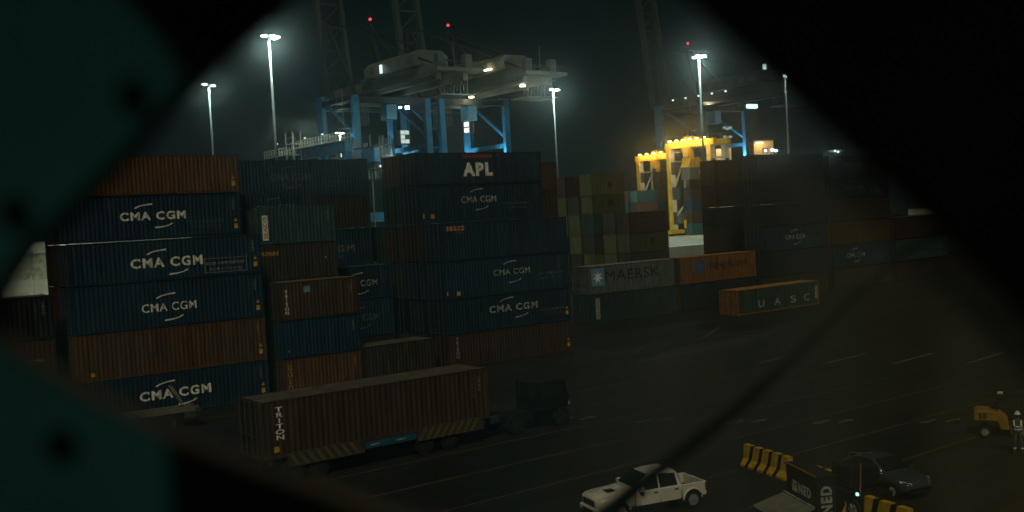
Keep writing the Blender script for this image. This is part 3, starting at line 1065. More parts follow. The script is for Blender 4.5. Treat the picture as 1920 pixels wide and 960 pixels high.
# ------------------------------------------------------------------ quay cranes
def quay_crane(x0, label, extra=True, gx=18.2, lights=True, cab=True, white=None):
    """x0: near pair of legs; waterside rail at +16 m; girder along Y"""
    YL, YW = 203.0, 219.0
    CRANEWHITE = white or globals()['CRANEWHITE']
    t = thing('quay_crane', label, 'quay crane', (x0, YL, 0), 0, 'ship-to-shore cranes with raised booms')
    g = YW - YL
    ht = 39.4
    for x in (0, gx):
        MB().box(x - 0.72, x + 0.72, -0.55, 0.55, 0.0, ht).build('leg', CRANEBLUE, t)             # landside
        MB().box(x - 0.5, x + 0.5, g - 1.4, g + 1.4, 0.0, ht + 1.5).build('leg', CRANEBLUE, t)  # waterside
        MB().box(x - 0.4, x + 0.4, 0.58, g - 1.43, 28.0, 29.0).build('portal_beam', CRANEBLUE, t)
        MB().tube([(x, 0.5, 30.4), (x, g - 1.3, 40.0)], 0.42, 8).build('brace', CRANEBLUE, t, True)
        MB().box(x - 0.45, x + 0.45, 0.6, g - 1.45, ht - 0.9, ht + 0.2).build('cross_beam', CRANEUNLIT, t)
    for y in (0, g):
        MB().box(0.8, gx - 0.8, y - 0.5, y + 0.5, ht - 1.6, ht - 0.2).build('tie_beam', CRANEUNLIT, t)
        MB().box(0.8, gx - 0.8, y - 0.5, y + 0.5, 12.0, 14.0).build('tie_beam', CRANEBLUE, t)
    # twin girders, running back over the yard
    for x in (gx / 2 - 3.2, gx / 2 + 3.2):
        MB().box(x - 0.6, x + 0.6, -24.6, g + 6, ht + 0.25, ht + 3.6).build('girder', CRANEWHITE, t)
        w = MB()
        s = -1 if x < gx / 2 else 1
        w.box(x + s * 0.65, x + s * 1.75, -24.6, g + 5, ht + 0.9, ht + 1.0)
        for k in range(25):
            y = -24.2 + k * 1.9
            w.bar((x + s * 1.7, y, ht + 1.0), (x + s * 1.7, y, ht + 2.1), 0.06)
        for z in (1.55, 2.1):
            w.bar((x + s * 1.7, -24.5, ht + z), (x + s * 1.7, g + 4.8, ht + z), 0.06)
        w.build('walkway', STEEL, t)
    e = MB()
    e.box(gx / 2 - 5.6, gx / 2 + 5.6, -27.8, -24.65, ht + 1.6, ht + 2.3)
    for k in range(6):
        e.bar((gx / 2 - 5.4 + k * 2.16, -27.7, ht + 2.3), (gx / 2 - 5.4 + k * 2.16, -27.7, ht + 3.5), 0.09)
    e.bar((gx / 2 - 5.4, -27.7, ht + 3.5), (gx / 2 + 5.4, -27.7, ht + 3.5), 0.09)
    e.build('end_platform', CRANEWHITE, t)
    e = MB()
    for dx in (-3.6, 3.0):
        e.box(gx / 2 + dx - 0.8, gx / 2 + dx + 0.8, -26.4, -24.9, ht + 2.35, ht + 5.2)
    e.bar((gx / 2 - 0.2, -25.8, ht + 2.3), (gx / 2 - 0.2, -25.8, ht + 8.0), 0.14)
    e.build('end_cabinet', CRANEGREY, t)
    e = MB()
    e.box(gx / 2 - 4.0, gx / 2 + 4.0, -26.0, -20.0, ht - 3.0, ht - 2.7)
    rr = random.Random(int(x0))
    for k in range(9):   # festooned cables below the girder
        y = -25.5 + k * 1.2
        e.tube([(gx / 2 + 3, y, ht + 0.2), (gx / 2 + 3, y + 0.3, ht - 1.0 - rr.random() * 2.0), (gx / 2 + 3, y + 0.9, ht + 0.2)], 0.12, 5)
    e.build('cable_festoon', STEEL, t)
    # machinery house with chamfered roof
    prof = [(-4.2, ht + 4.0), (4.2, ht + 4.0), (4.2, ht + 6.2), (2.8, ht + 7.4), (-2.8, ht + 7.4), (-4.2, ht + 6.2)]
    h = MB().prism([(gx / 2 + a, b) for a, b in prof], 'y', -17.0, 4.0).build('machinery_house', CRANEWHITE, t)
    for k in range(5):
        MB().box(gx / 2 - 4.26, gx / 2 - 4.18, -15.5 + k * 3.8, -13.8 + k * 3.8, ht + 4.6, ht + 6.2).build('panel', CRANEGREY, h)
    MB().box(gx / 2 - 5.0, gx / 2 + 5.0, -18.5, 4.6, ht + 3.65, ht + 3.95).build('house_deck', STEEL, t)
    # A-frame, stays and raised boom
    for x in (0.9, gx - 0.9):
        MB().bar((x, g, ht + 1.5), (gx / 2 + (x - gx / 2) * 0.72, g + 2, ht + 19), 1.0, 1.0).build('mast_leg', CRANEUNLIT, t)
        MB().bar((x, 1.0, ht + 0.3), (gx / 2 + (x - gx / 2) * 0.70, g + 1.0, ht + 18.5), 0.5, 0.5).build('back_leg', CRANEUNLIT, t)
    for x in (gx / 2 - 3.0, gx / 2 + 3.0):
        MB().tube([(x, g + 1, ht + 18.6), (x, -22.5, ht + 3.7)], 0.19, 6).build('back_stay', CRANEUNLIT, t)
    b = MB()
    for x in (gx / 2 - 3.2, gx / 2 + 3.2):
        b.bar((x, g + 8, ht + 2.0), (x, g + 15, ht + 54), 1.0, 1.7)
    for k in range(9):
        z0, z1 = ht + 3 + k * 5.6, ht + 3 + (k + 1) * 5.6
        y0, y1 = g + 8 + 0.134 * (z0 - ht - 2), g + 8 + 0.134 * (z1 - ht - 2)
        b.bar((gx / 2 - 3.2, y0, z0), (gx / 2 + 3.2, y1, z1), 0.3)
        b.bar((gx / 2 - 3.2, y0, z0), (gx / 2 + 3.2, y0, z0), 0.35)
    b.build('boom', mat('boom_unlit', (0.032, 0.038, 0.034)), t)  # boom darkened in its colour too, as unlit upper steel
    MB().tube([(15.0, g + 1.6, ht + 18.8), (15.0, g + 1.6, ht + 20.2)], 0.1, 6).build('beacon_stem', STEEL, t)
    lamp = bmesh.new()
    bmesh.ops.create_icosphere(lamp, subdivisions=2, radius=0.33)
    me = bpy.data.meshes.new('beacon')
    lamp.to_mesh(me)
    lamp.free()
    me.materials.append(None)
    q = put('beacon', me, REDL, t)
    q.location = (15.0, g + 1.6, ht + 20.5)
    # stair tower on the landside leg
    st = MB()
    for k in range(9):
        z = 3 + k * 4.2
        st.box(-2.6, -0.6, 0.9, 3.6, z, z + 0.12)
        st.bar((-2.5, 1.0, z), (-0.9, 3.5, z + 4.2), 0.14)
        st.bar((-2.55, 0.95, z + 1.1), (-2.55, 3.55, z + 1.1), 0.08)
        for y in (0.95, 3.55):
            st.bar((-2.55, y, z), (-2.55, y, z + 4.2), 0.1)
    st.build('stair_tower', STEEL, t)
    if cab:   # operator's trolley and cab under the girder
        c = MB()
        c.box(gx / 2 - 4.2, gx / 2 + 4.2, 3.0, 10.0, ht - 0.9, ht + 0.2)
        c.box(gx / 2 - 4.6, gx / 2 + 4.6, 2.6, 10.4, ht - 1.1, ht - 0.95)
        for k in range(9):
            c.bar((gx / 2 - 4.5, 2.7 + k * 0.95, ht - 6.0), (gx / 2 - 4.5, 2.7 + k * 0.95, ht - 1.1), 0.10)
        for z in (-6.0, -4.2, -2.6):
            c.bar((gx / 2 - 4.5, 2.7, ht + z), (gx / 2 - 4.5, 10.3, ht + z), 0.10)
        c.build('trolley', CRANEWHITE, t)
        c = MB()
        c.box(gx / 2 + 1.0, gx / 2 + 3.6, 4.0, 7.0, ht - 4.6, ht - 1.15)
        c.build('operator_cab', mat('cab_blue', (0.08, 0.2, 0.28)), t)
    return t


ht = 39.4
A = quay_crane(110.6, 'left blue quay crane with white machinery house and raised boom', gx=18.2)
B = quay_crane(132.6, 'right of the two adjoining blue quay cranes, its girder lit by warm lamps')
Cc = quay_crane(217.6, 'distant blue quay crane behind the yellow gantries at right', white=mat('crane_dimmed_white', (0.03, 0.035, 0.031)))  # white darkened in the colour to dim the distant crane


def bulb(parent, loc, size, material, name='lamp'):
    return MB().box(loc[0] - size[0] / 2, loc[0] + size[0] / 2, loc[1] - size[1] / 2, loc[1] + size[1] / 2,
                    loc[2] - size[2] / 2, loc[2] + size[2] / 2).build(name, material, parent)


# crane lamps: each a fixture with its own light
gx = 18.2
for (y, p) in ((-2.0, 420), (-21.5, 300)):
    bulb(B, (gx / 2 - 1.9, y, ht + 0.02), (0.9, 0.9, 0.35), WARM2)
    point('girder_lamp', (gx / 2 - 1.9, y, ht - 0.5), p, (1, 0.86, 0.55), B, 0.3)
bulb(B, (gx / 2 - 4.7, -13.0, ht + 4.6), (0.5, 2.4, 0.3), WARM2)
point('house_lamp', (gx / 2 - 5.3, -13.0, ht + 4.9), 110, (1, 0.85, 0.5), B, 0.3)
bulb(A, (gx / 2 - 4.5, -4.0, ht + 5.2), (0.3, 0.7, 1.8), CYAN2)
point('house_lamp', (gx / 2 - 5.5, -4.0, ht + 5.2), 50, (0.75, 1, 0.95), A, 0.3)
# lit lift cage hanging by the waterside leg of the right crane
lc = MB().box(gx - 2.4, gx - 0.95, 12.0, 14.2, 32.6, 38.6).build('lift_cage', STEEL, B)
for k in range(4):
    MB().box(gx - 2.55, gx - 2.42, 12.15, 14.05, 32.8 + k * 1.45, 33.9 + k * 1.45).build('lit_window', glow('cage_light', (0.92, 1, 0.9), 1.5), lc)
point('cage_lamp', (gx - 3.6, 12.0, 34.5), 420, (0.85, 1, 0.95), B, 0.4)
# floodlights on the portal beams
for (cr, x, y, z, p) in ((B, 0.0, 16.0, 23.5, 900), (B, 18.2, 16.0, 23.5, 900), (B, 18.2, 0.0, 24.0, 700), (B, 0.0, 0.0, 24.0, 250),
                         (A, 0.0, 0.0, 24.5, 600), (A, 18.2, 16.0, 23.5, 1000), (Cc, 18.2, 0.0, 23.0, 1100), (Cc, 0.0, 16.0, 20.0, 200), (Cc, 18.2, 16.0, 20.0, 200)):
    MB().bar((x - 3.2, y, z), (x - 0.76, y, z), 0.12).build('lamp_arm', STEEL, cr)
    bulb(cr, (x - 3.2, y, z + 0.2), (0.4, 0.4, 0.25), CYAN2, 'floodlight')
    spot('portal_lamp', (x - 3.2, y - 0.2, z + 0.6), (x, y, z + 8), p * 9, (0.66, 0.96, 1.0), cr, 110, 0.9, 0.3)
for (x, y, z, w) in ((12.2, 1.0, 36.8, 0.8), (10.4, 1.0, 36.8, 0.45)):
    bulb(A, (x, y - 2.4, z), (w, 0.5, w * 0.9), CYAN, 'floodlight')
# lit operator's cabin windows
for (cr, x, y, z, wd, hh) in ((A, 10.5, -2.5, 30.2, 2.3, 3.0), (B, 17.0, 10.6, 25.8, 1.0, 3.0)):
    bx = MB().box(x - wd / 2, x + wd / 2, y, y + 1.8, z - hh / 2, z + hh / 2).build('checkers_cabin', CRANEGREY, cr)
    for i in range(3):
        for j in range(2):
            if (i, j) == (1, 1):
                continue
            x0 = x - wd / 2 + 0.1 + j * (wd / 2 - 0.05)
            z0 = z - hh / 2 + 0.12 + i * (hh / 3 - 0.02)
            MB().box(x0, x0 + wd / 2 - 0.15, y - 0.06, y - 0.004, z0, z0 + hh / 3 - 0.16).build('lit_window', glow('cabin_light', (0.8, 1, 0.88), 0.75), bx)
# right crane: row of lamps along the girder, cab light, glow on the beam
for k in range(5):
    bulb(Cc, (gx / 2 - 5.2, -6 + k * 5.0, ht + 3.0), (0.4, 0.4, 0.4), CYAN2)
bulb(Cc, (gx / 2 - 1.8, 4.0, ht + 0.03), (0.7, 0.7, 0.3), WARM2)
point('girder_lamp', (gx / 2 - 4.6, 2.0, ht + 0.3), 900, (1, 0.86, 0.6), Cc, 0.3)
bulb(Cc, (gx / 2 + 3.0, -8.0, ht - 1.2), (3.6, 1.0, 1.1), CYAN2, 'cab_light')
bulb(Cc, (gx / 2 - 3.0, -18.0, ht + 8.0), (0.9, 0.5, 1.3), CYAN2)
bulb(Cc, (gx / 2 + 6, -20.0, ht + 10.5), (0.6, 0.5, 1.1), CYAN2)
for z, w in ((24.3, 6.0), (21.8, 5.2)):
    for k in range(3):
        bulb(Cc, (gx - 13.2 + k * 1.15, -4.0, z + 8.4 - (k % 2) * 0.3), (0.95, 0.4, 0.6), glow('sign_light', (0.75, 1, 0.85), 0.35), 'lit_panel')

# ------------------------------------------------------------------ blue gantry with walkways at the left
t = thing('gantry_walkway', 'blue gantry beam with pale handrails and stair tower behind the left stacks', 'gantry', (94, 176, 0))
for (y0, y1, z) in ((0.0, 20.5, 27.2), (21.5, 34.0, 26.4)):
    MB().box(-0.7, 0.7, y0, y1, z - 2.0, z).build('beam', CRANEBLUE, t)
    for k in range(int((y1 - y0) / 2.6)):
        yy = y0 + 1.0 + k * 2.6
        if k % 3 != 1:
            MB().box(-0.78, -0.705, yy, yy + 1.1, z - 1.6, z - 0.5).build('beam_panel', CRANEWHITE, t)
    r_ = MB()
    r_.box(-1.9, -0.75, y0, y1, z + 0.02, z + 0.14)
    n = int((y1 - y0) / 1.15)
    for k in range(n + 1):
        yy = y0 + (y1 - y0) * k / n
        for xx in (-1.85, 0.6):
            r_.bar((xx, yy, z), (xx, yy, z + 1.5), 0.085)
    for xx in (-1.85, 0.6):
        for q in (0.75, 1.5):
            r_.bar((xx, y0, z + q), (xx, y1, z + q), 0.085)
    r_.build('handrail', mat('pale_rail', (0.32, 0.33, 0.27)), t)
for y in (0.6, 20.6, 33.4):
    MB().box(-0.6, 0.6, y - 0.5, y + 0.5, 0, 25.0).build('leg', CRANEBLUE, t)
tw = MB()
for k in range(12):
    z = 3 + k * 2.3
    tw.box(-2.6, -0.8, 18.2, 21.6, z, z + 0.1)
    tw.bar((-2.5, 18.4, z), (-1.0, 21.4, z + 2.3), 0.12)
    for y in (18.3, 21.5):
        for x in (-2.55, -0.85):
            tw.bar((x, y, z), (x, y, z + 2.3), 0.12)
    tw.bar((-2.55, 18.3, z + 1.2), (-2.55, 21.5, z + 1.2), 0.07)
tw.build('stair_tower', mat('pale_rail', (0.32, 0.33, 0.27)), t)
tw = MB()
for y in (4.5, 12.0):
    tw.bar((-0.2, y, 20.5), (-0.2, y, 25.1), 0.4)
    tw.box(-1.0, 0.6, y - 1.0, y + 1.0, 23.0, 24.4)
tw.build('hoist', CRANEWHITE, t)
for y in (6.0, 13.5, 26.5):
    bulb(t, (-2.2, y, 28.95), (0.3, 0.3, 0.2), CYAN2)
    point('walkway_lamp', (-3.2, y, 29.6), 260, (0.8, 1, 0.9), t, 0.3)
# ship's gear between the gantry and the cranes
t = thing('hoist_frame', 'tangle of dim steel frames and lamps left of the cranes', 'steel frame', (103.5, 176, 0))
q = MB()
rr = random.Random(3)
for k in range(15):
    y = k * 1.25
    q.bar((0, y, 0 if k % 7 == 0 else 20), (0, y, 27 + rr.random() * 2.5), 0.22 if k % 3 else 0.45)
for z in (20, 22, 24.4, 26.5):
    q.bar((0, -0.4, z), (0, 18.4, z + 0.4), 0.28)
for k in range(7):
    q.bar((0.2, k * 2.4, 20), (0.2, k * 2.4 + 2.4, 24.4), 0.16)
q.build('lattice', STEEL, t)
MB().box(-1.0, 2.4, 5.5, 10.0, 23.6, 26.4).build('housing', CRANEBLUE, t)
for y, z, mm in ((1.3, 23.4, CYAN2), (3.6, 22.6, CYAN2), (2.0, 17.5, AMBER)):
    bulb(t, (-0.8, y, z), (0.35, 0.35, 0.35), mm)
point('frame_lamp', (-2.0, 3.0, 24.5), 300, (0.75, 1, 0.9), t, 0.3)


# ------------------------------------------------------------------ yellow yard gantries
def yard_gantry(P, wx, span, top, label, bulbs, light):
    t = thing('yard_gantry', label, 'yard gantry', (P.x, P.y - span, 5.2), 0, 'yellow yard gantries with sodium lamps')
    H = top - 5.2
    for (x, y) in ((0, span), (wx, span), (0, 0), (wx, 0)):
        # box leg, yellow outer side and banded pale side
        lg = MB().box(x - 0.65, x + 0.65, y - 0.5, y + 0.5, 1.4, H - 1.4).build('leg', RTGPALE, t)
        if x == 0:
            MB().box(x - 0.82, x - 0.655, y - 0.47, y + 0.55, 1.4, H - 1.4).build('yellow_face', RTGYELLOW, lg)
        for k in range(3):
            MB().box(x - 0.60, x + 0.60, y - 0.55, y - 0.505, 2.5 + k * (H - 4) / 3, 2.5 + k * (H - 4) / 3 + (H - 4) / 6).build('band', CRANEGREY, lg)
    for y in (0, span):
        MB().box(-1.6, wx + 1.6, y - 0.6, y + 0.6, 0.5, 1.35).build('sill_beam', RTGYELLOW, t)
        for z0, z1 in ((H - 4.0, H - 4.0), (H - 9.5, H - 4.6), (H - 16.0, H - 13.6)):
            MB().bar((0.7, y, z0), (wx - 0.7, y, z1), 0.32).build('brace', RTGPALE, t)
        for x in (-0.9, wx + 0.9):
            w = MB().disc((x, y, 0.55), 0.55, 'y', 0.4, 14).build('wheel', RUBBER, t)
        MB().box(wx * 0.55, wx + 0.9, y - 1.4, y - 0.7, 1.6, 3.4).build('power_pack', RTGYELLOW, t)
    for x in (0, wx):
        MB().box(x - 0.55, x + 0.55, -1.2, span + 1.2, H - 1.35, H).build('girder', RTGYELLOW, t)
        r_ = MB()
        n = 10
        for k in range(n + 1):
            yy = -1.0 + (span + 2.0) * k / n
            r_.bar((x - 0.5, yy, H), (x - 0.5, yy, H + 1.1), 0.09)
        r_.bar((x - 0.5, -1.0, H + 1.1), (x - 0.5, span + 1, H + 1.1), 0.09)
        r_.build('handrail', STEEL, t)
    c = MB()
    c.box(-0.4, wx + 0.4, span * 0.45, span * 0.62, H + 0.05, H + 0.9)
    c.build('trolley', RTGYELLOW, t)
    c = MB()
    c.box(-0.9, 0.5, span * 0.50, span * 0.62, H - 3.4, H - 1.4)
    for k in range(4):
        c.bar((-0.8 + k * 0.4, span * 0.47, H - 4.2), (-0.7 + k * 0.4, span * 0.47, H - 0.2), 0.12)
    c.build('operator_cab', RTGYELLOW, t)
    for k in range(bulbs):
        yy = span * (k + 0.5) / bulbs
        bulb(t, (-1.1, yy, H + 0.22), (0.4, 0.6, 0.28), WARM, 'sodium_lamp')
        point('sodium_light', (-1.35, yy, H - 0.25), light, (1.0, 0.62, 0.18), t, 0.25)
    spot('sodium_flood', (-2.0, span * 0.3, H - 0.4), (-7, -6, 0), light * 10, (1.0, 0.72, 0.35), t, 140, 0.6, 0.4)
    return t


G1 = yard_gantry(at(1263, 400, 230), 4.2, 11.8, 25.4, 'nearer yellow yard gantry, its beam lined with glowing sodium lamps', 6, 320)
G2 = yard_gantry(at(1205, 400, 262), 4.6, 12.0, 24.6, 'smaller yellow yard gantry farther left, lamps strung along its beam', 5, 260)
# lit hopper hung between the legs of the nearer gantry
P = at(1297, 312, 229)
t = thing('hoisted_container', 'grey short container hanging under a yellow spreader at the nearer gantry', 'hoisted container', (P.x, P.y, P.z))
MB().prism([(-2.0, -0.2), (2.0, -0.2), (1.5, 1.9), (-1.5, 1.9)], 'y', -1.2, 1.2).build('spreader', RTGYELLOW, t)
MB().box(-2.1, 2.1, -1.25, 1.25, -2.8, -0.25).build('body', PAINT['grey'], t)
MB().box(0.8, 1.6, -1.33, -1.26, -1.7, -0.9).build('marker', RTGYELLOW, t)
for x in (-1.6, 1.6):
    for y in (-0.9, 0.9):
        MB().bar((x, y, 1.9), (x * 0.9, y, 8.0), 0.1).build('hoist_rope', STEEL, t)

# lit deckhouses far behind the gantries
for (px, py, dep, w, h, lb) in ((1357, 288, 420, 6, 6, 'cream deckhouse glowing under a sodium lamp right of the nearer gantry'),
                                (1432, 281, 460, 8.5, 7.5, 'cream deckhouse with two dark ports right of the thin lit crane leg')):
    P = at(px, py, dep)
    t = thing('deckhouse', lb, 'deckhouse', (P.x, P.y, 0), YAW - math.pi / 2)
    MB().box(-w / 2, w / 2, 0, 9, 0, P.z + h / 2).build('wall', mat('cream_steel', (0.55, 0.45, 0.28)), t)
    MB().box(-w / 2 - 0.5, w / 2 + 0.5, -0.6, 9.5, P.z + h / 2 + 0.01, P.z + h / 2 + 0.5).build('deck', STEEL, t)
    for k in range(2):
        MB().box(-0.6 + k * 1.4, 0.2 + k * 1.4, -0.06, -0.005, P.z - 1.2, P.z + 0.8).build('window', GLASS, t)
    for k in range(4):
        bulb(t, (-w * 0.38 + k * 0.8, -1.3, P.z + h / 2 - 0.6), (0.5, 0.5, 0.4), WARM2)
    point('deck_lamp', (-w * 0.25, -3.4, P.z + h / 2 - 0.9), 1500, (1.0, 0.66, 0.28), t, 0.5)
# cluster of small cool floodlights and a distant boat light
for (px, py, dep, lb, mm) in ((1446, 282, 380, 'small floodlight post with three cool lamps above the dark right stacks', CYAN),
                              (1565, 283, 380, 'lone cool lamp on a low roof at the right edge of the opening', CYAN2)):
    P = at(px, py, dep)
    t = thing('floodlight_post', lb, 'floodlight', (P.x, P.y, 0), YAW - math.pi / 2)
    MB().tube([(0, 0, 0), (0, 0, P.z)], 0.2, 8).build('pole', STEEL, t)
    MB().box(-2.6, 3.2, -0.2, 0.2, P.z - 0.2, P.z + 0.1).build('crossarm', STEEL, t)
    for x, z in ((-2.2, 0.0), (0.2, 0.1), (1.5, -0.2)) if mm is CYAN else ((0.0, 0.0), (1.1, -0.4)):
        bulb(t, (x, -0.5, P.z + z), (0.75, 0.4, 0.7), mm)
    point('flood_light', (0, -1.5, P.z + 0.3), 700, (0.75, 1, 0.95), t, 0.4)

# ------------------------------------------------------------------ lit concrete wall at the far left
P = at(20, 500, 205)
t = thing('concrete_shed', 'pale floodlit concrete shed wall beyond the low left stack', 'shed', (P.x, P.y, 0), 0)
for k in range(9):
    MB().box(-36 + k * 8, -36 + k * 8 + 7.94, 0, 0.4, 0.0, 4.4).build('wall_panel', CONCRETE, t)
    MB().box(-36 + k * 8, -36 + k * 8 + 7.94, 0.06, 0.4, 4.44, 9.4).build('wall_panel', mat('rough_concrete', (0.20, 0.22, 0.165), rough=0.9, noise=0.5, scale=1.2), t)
MB().box(-36, 35.9, -0.25, 24, 9.45, 11.6).build('roof_band', CONCRETE, t)
fl = thing('wall_floodlight', 'low floodlight aimed at the pale shed wall, behind the left stack', 'floodlight', (P.x + 6, P.y - 16, 0))
MB().tube([(0, 0, 0), (0, 0, 10.5)], 0.14, 8).build('pole', STEEL, fl)
bulb(fl, (0, 0.3, 10.6), (0.8, 0.5, 0.4), CYAN2)
spot('wall_light', (0, 0.9, 10.5), (-4, 16, 4), 3200, (0.95, 1.0, 0.72), fl, 130, 0.8, 0.5)


# ------------------------------------------------------------------ vehicles
def loft(stations, closed_ends=True):
    """stations: (x, [(y,z)...] from bottom centre to top centre on +Y); mirrored to a full ring"""
    rings = []
    for x, half in stations:
        ring = [(x, y, z) for y, z in half] + [(x, -y, z) for y, z in half[-2:0:-1]]
        rings.append(ring)
    n = len(rings[0])
    vs = [p for r_ in rings for p in r_]
    fs = []
    for i in range(len(rings) - 1):
        for j in range(n):
            k = (j + 1) % n
            fs.append((i * n + j, i * n + k, (i + 1) * n + k, (i + 1) * n + j))
    if closed_ends:
        fs.append(tuple(range(n)))
        fs.append(tuple((len(rings) - 1) * n + j for j in range(n - 1, -1, -1)))
    return MB().add(vs, fs)


def bevelled(mb, name, material, parent, width=0.02, seg=2):
    o = mb.build(name, material, parent)
    b = o.modifiers.new('bevel', 'BEVEL')
    b.width = width
    b.segments = seg
    b.limit_method = 'ANGLE'
    return o


def wheel(parent, x, y, r, w, material=None):
    wl = MB().disc((0, 0, 0), r, 'y', w, 22).build('wheel', RUBBER, parent)
    wl.location = (x, y, r)
    s = 1 if y > 0 else -1
    MB().disc((0, s * (w / 2 + 0.008), 0), r * 0.64, 'y', 0.02, 18).build('rim', material or mat('alloy_rim', (0.36, 0.37, 0.36), rough=0.35, metal=0.6), wl)
    sp = MB()
    for k in range(6):
        a = k * math.pi / 3
        sp.bar((0.06 * math.cos(a), s * (w / 2 + 0.024), 0.06 * math.sin(a)), (r * 0.58 * math.cos(a), s * (w / 2 + 0.024), r * 0.58 * math.sin(a)), 0.03, 0.055)
    sp.build('spokes', material or mat('spoke_metal', (0.5, 0.5, 0.48), rough=0.35, metal=0.5), wl)
    return wl


# white pickup -----------------------------------------------------
PW = mat('white_car_paint', (0.60, 0.58, 0.48), rough=0.3, spec=0.5, noise=0.06, scale=1.0)
pk = thing('pickup_truck', 'white double-cab pickup driving past, nose to the left, behind the dangling hose', 'pickup truck', (26.75, 28.75, 0), math.pi - R(14))
pk.scale = (0.86, 0.86, 0.86)


def sec(w, zb, zs, zbelt, ww, zt, tw):
    """half section: bottom centre, sill, shoulder, belt, window top, roof edge, roof centre"""
    return [(0, zb), (w * 0.86, zb), (w, zb + 0.14), (w, zs), (w * 0.985, zbelt), (ww, zbelt + 0.02), (tw, zt - 0.07), (tw * 0.86, zt - 0.01), (0, zt + 0.02)]


# local +X is forward
hood = loft([
    (2.62, sec(0.60, 0.52, 0.72, 0.86, 0.56, 0.93, 0.50)),
    (2.55, sec(0.80, 0.42, 0.74, 0.93, 0.74, 1.00, 0.68)),
    (2.35, sec(0.89, 0.40, 0.80, 1.00, 0.82, 1.07, 0.76)),
    (1.95, sec(0.92, 0.42, 0.84, 1.05, 0.84, 1.12, 0.78)),
    (1.45, sec(0.92, 0.42, 0.86, 1.07, 0.84, 1.16, 0.78)),
    (1.05, sec(0.92, 0.42, 0.86, 1.08, 0.86, 1.19, 0.80)),
    (0.85, sec(0.92, 0.42, 0.86, 1.09, 0.86, 1.21, 0.82)),
]).build('hood', PW, pk, True)
cab = loft([
    (0.86, sec(0.92, 0.42, 0.86, 1.09, 0.86, 1.215, 0.82)),
    (0.45, sec(0.92, 0.42, 0.86, 1.09, 0.84, 1.50, 0.72)),
    (0.08, sec(0.92, 0.42, 0.86, 1.09, 0.83, 1.73, 0.66)),
    (-0.25, sec(0.92, 0.42, 0.86, 1.10, 0.83, 1.79, 0.66)),
    (-0.85, sec(0.92, 0.42, 0.86, 1.10, 0.83, 1.80, 0.66)),
    (-1.15, sec(0.92, 0.42, 0.86, 1.10, 0.83, 1.77, 0.66)),
    (-1.32, sec(0.92, 0.42, 0.86, 1.10, 0.84, 1.66, 0.68)),
    (-1.42, sec(0.92, 0.42, 0.86, 1.10, 0.86, 1.18, 0.82)),
]).build('cab', PW, pk, True)
# glazing, a few millimetres proud of the cab
MB().add([(0.80, -0.74, 1.25), (0.80, 0.74, 1.25), (0.13, 0.60, 1.715), (0.13, -0.60, 1.715)], [(0, 1, 2, 3)]).build('windscreen', GLASS, pk, fix=False).location = (0.035, 0, 0.03)
MB().add([(-1.435, -0.70, 1.22), (-1.435, 0.70, 1.22), (-1.36, 0.60, 1.62), (-1.36, -0.60, 1.62)], [(0, 1, 2, 3)]).build('rear_window', GLASS, pk, fix=False).location = (-0.02, 0, 0.01)
for s in (-1, 1):
    for q in ([(0.55, 1.13), (-0.28, 1.13), (-0.28, 1.70), (0.10, 1.64)], [(-0.36, 1.13), (-1.22, 1.13), (-1.16, 1.62), (-0.36, 1.70)]):
        vs = []
        for x, z in q:
            y = 0.865 - (z - 1.12) * 0.285
            vs.append((x, s * y, z))
        MB().add(vs, [(0, 1, 2, 3)]).build('side_window', GLASS, pk, fix=False)
    for (xa, xb) in ((0.62, -0.30), (-0.34, -1.30)):
        d = MB().box(xb, xa, s * 0.922, s * 0.936, 0.52, 1.07)
        d = bevelled(d, 'door', PW, pk, 0.006)
        MB().box(xb + 0.10, xb + 0.28, s * 0.938, s * 0.962, 0.96, 1.0).build('handle', mat('handle_black', (0.05, 0.05, 0.05)), d)
    mr_ = MB().box(0.52, 0.72, s * 0.93, s * 1.14, 1.12, 1.30)
    bevelled(mr_, 'mirror', PW, pk, 0.03)
    hl = MB().add([(2.60, s * 0.52, 0.78), (2.34, s * 0.895, 0.84), (2.30, s * 0.885, 1.0), (2.57, s * 0.56, 0.94)], [(0, 1, 2, 3)])
    hl.build('headlight', mat('lamp_glass', (0.55, 0.57, 0.55), rough=0.1, spec=0.6, noise=0), pk, fix=False).location = (0.02, s * 0.012, 0)
    MB().box(-2.62, -2.56, s * 0.78, s * 0.93, 0.72, 1.05).build('tail_light', mat('tail_red', (0.2, 0.02, 0.015)), pk)
gr = MB().box(2.605, 2.645, -0.50, 0.50, 0.66, 0.90).build('grille', BLACK, pk)
for k in range(3):
    MB().box(2.645, 2.66, -0.46, 0.46, 0.69 + k * 0.075, 0.705 + k * 0.075).build('grille_bar', mat('chrome', (0.55, 0.55, 0.53), rough=0.2, metal=0.9, noise=0), gr)
bevelled(MB().box(2.46, 2.70, -0.80, 0.80, 0.36, 0.60), 'bumper', PW, pk, 0.06, 3)
MB().box(2.705, 2.715, -0.45, 0.45, 0.42, 0.52).build('bumper_intake', BLACK, pk)
MB().box(2.716, 2.724, -0.26, 0.26, 0.525, 0.60).build('number_plate', mat('plate', (0.6, 0.6, 0.5)), pk)
MB().box(1.55, 1.95, -0.02, 0.42, 1.185, 1.20).build('hood_scoop', BLACK, pk)
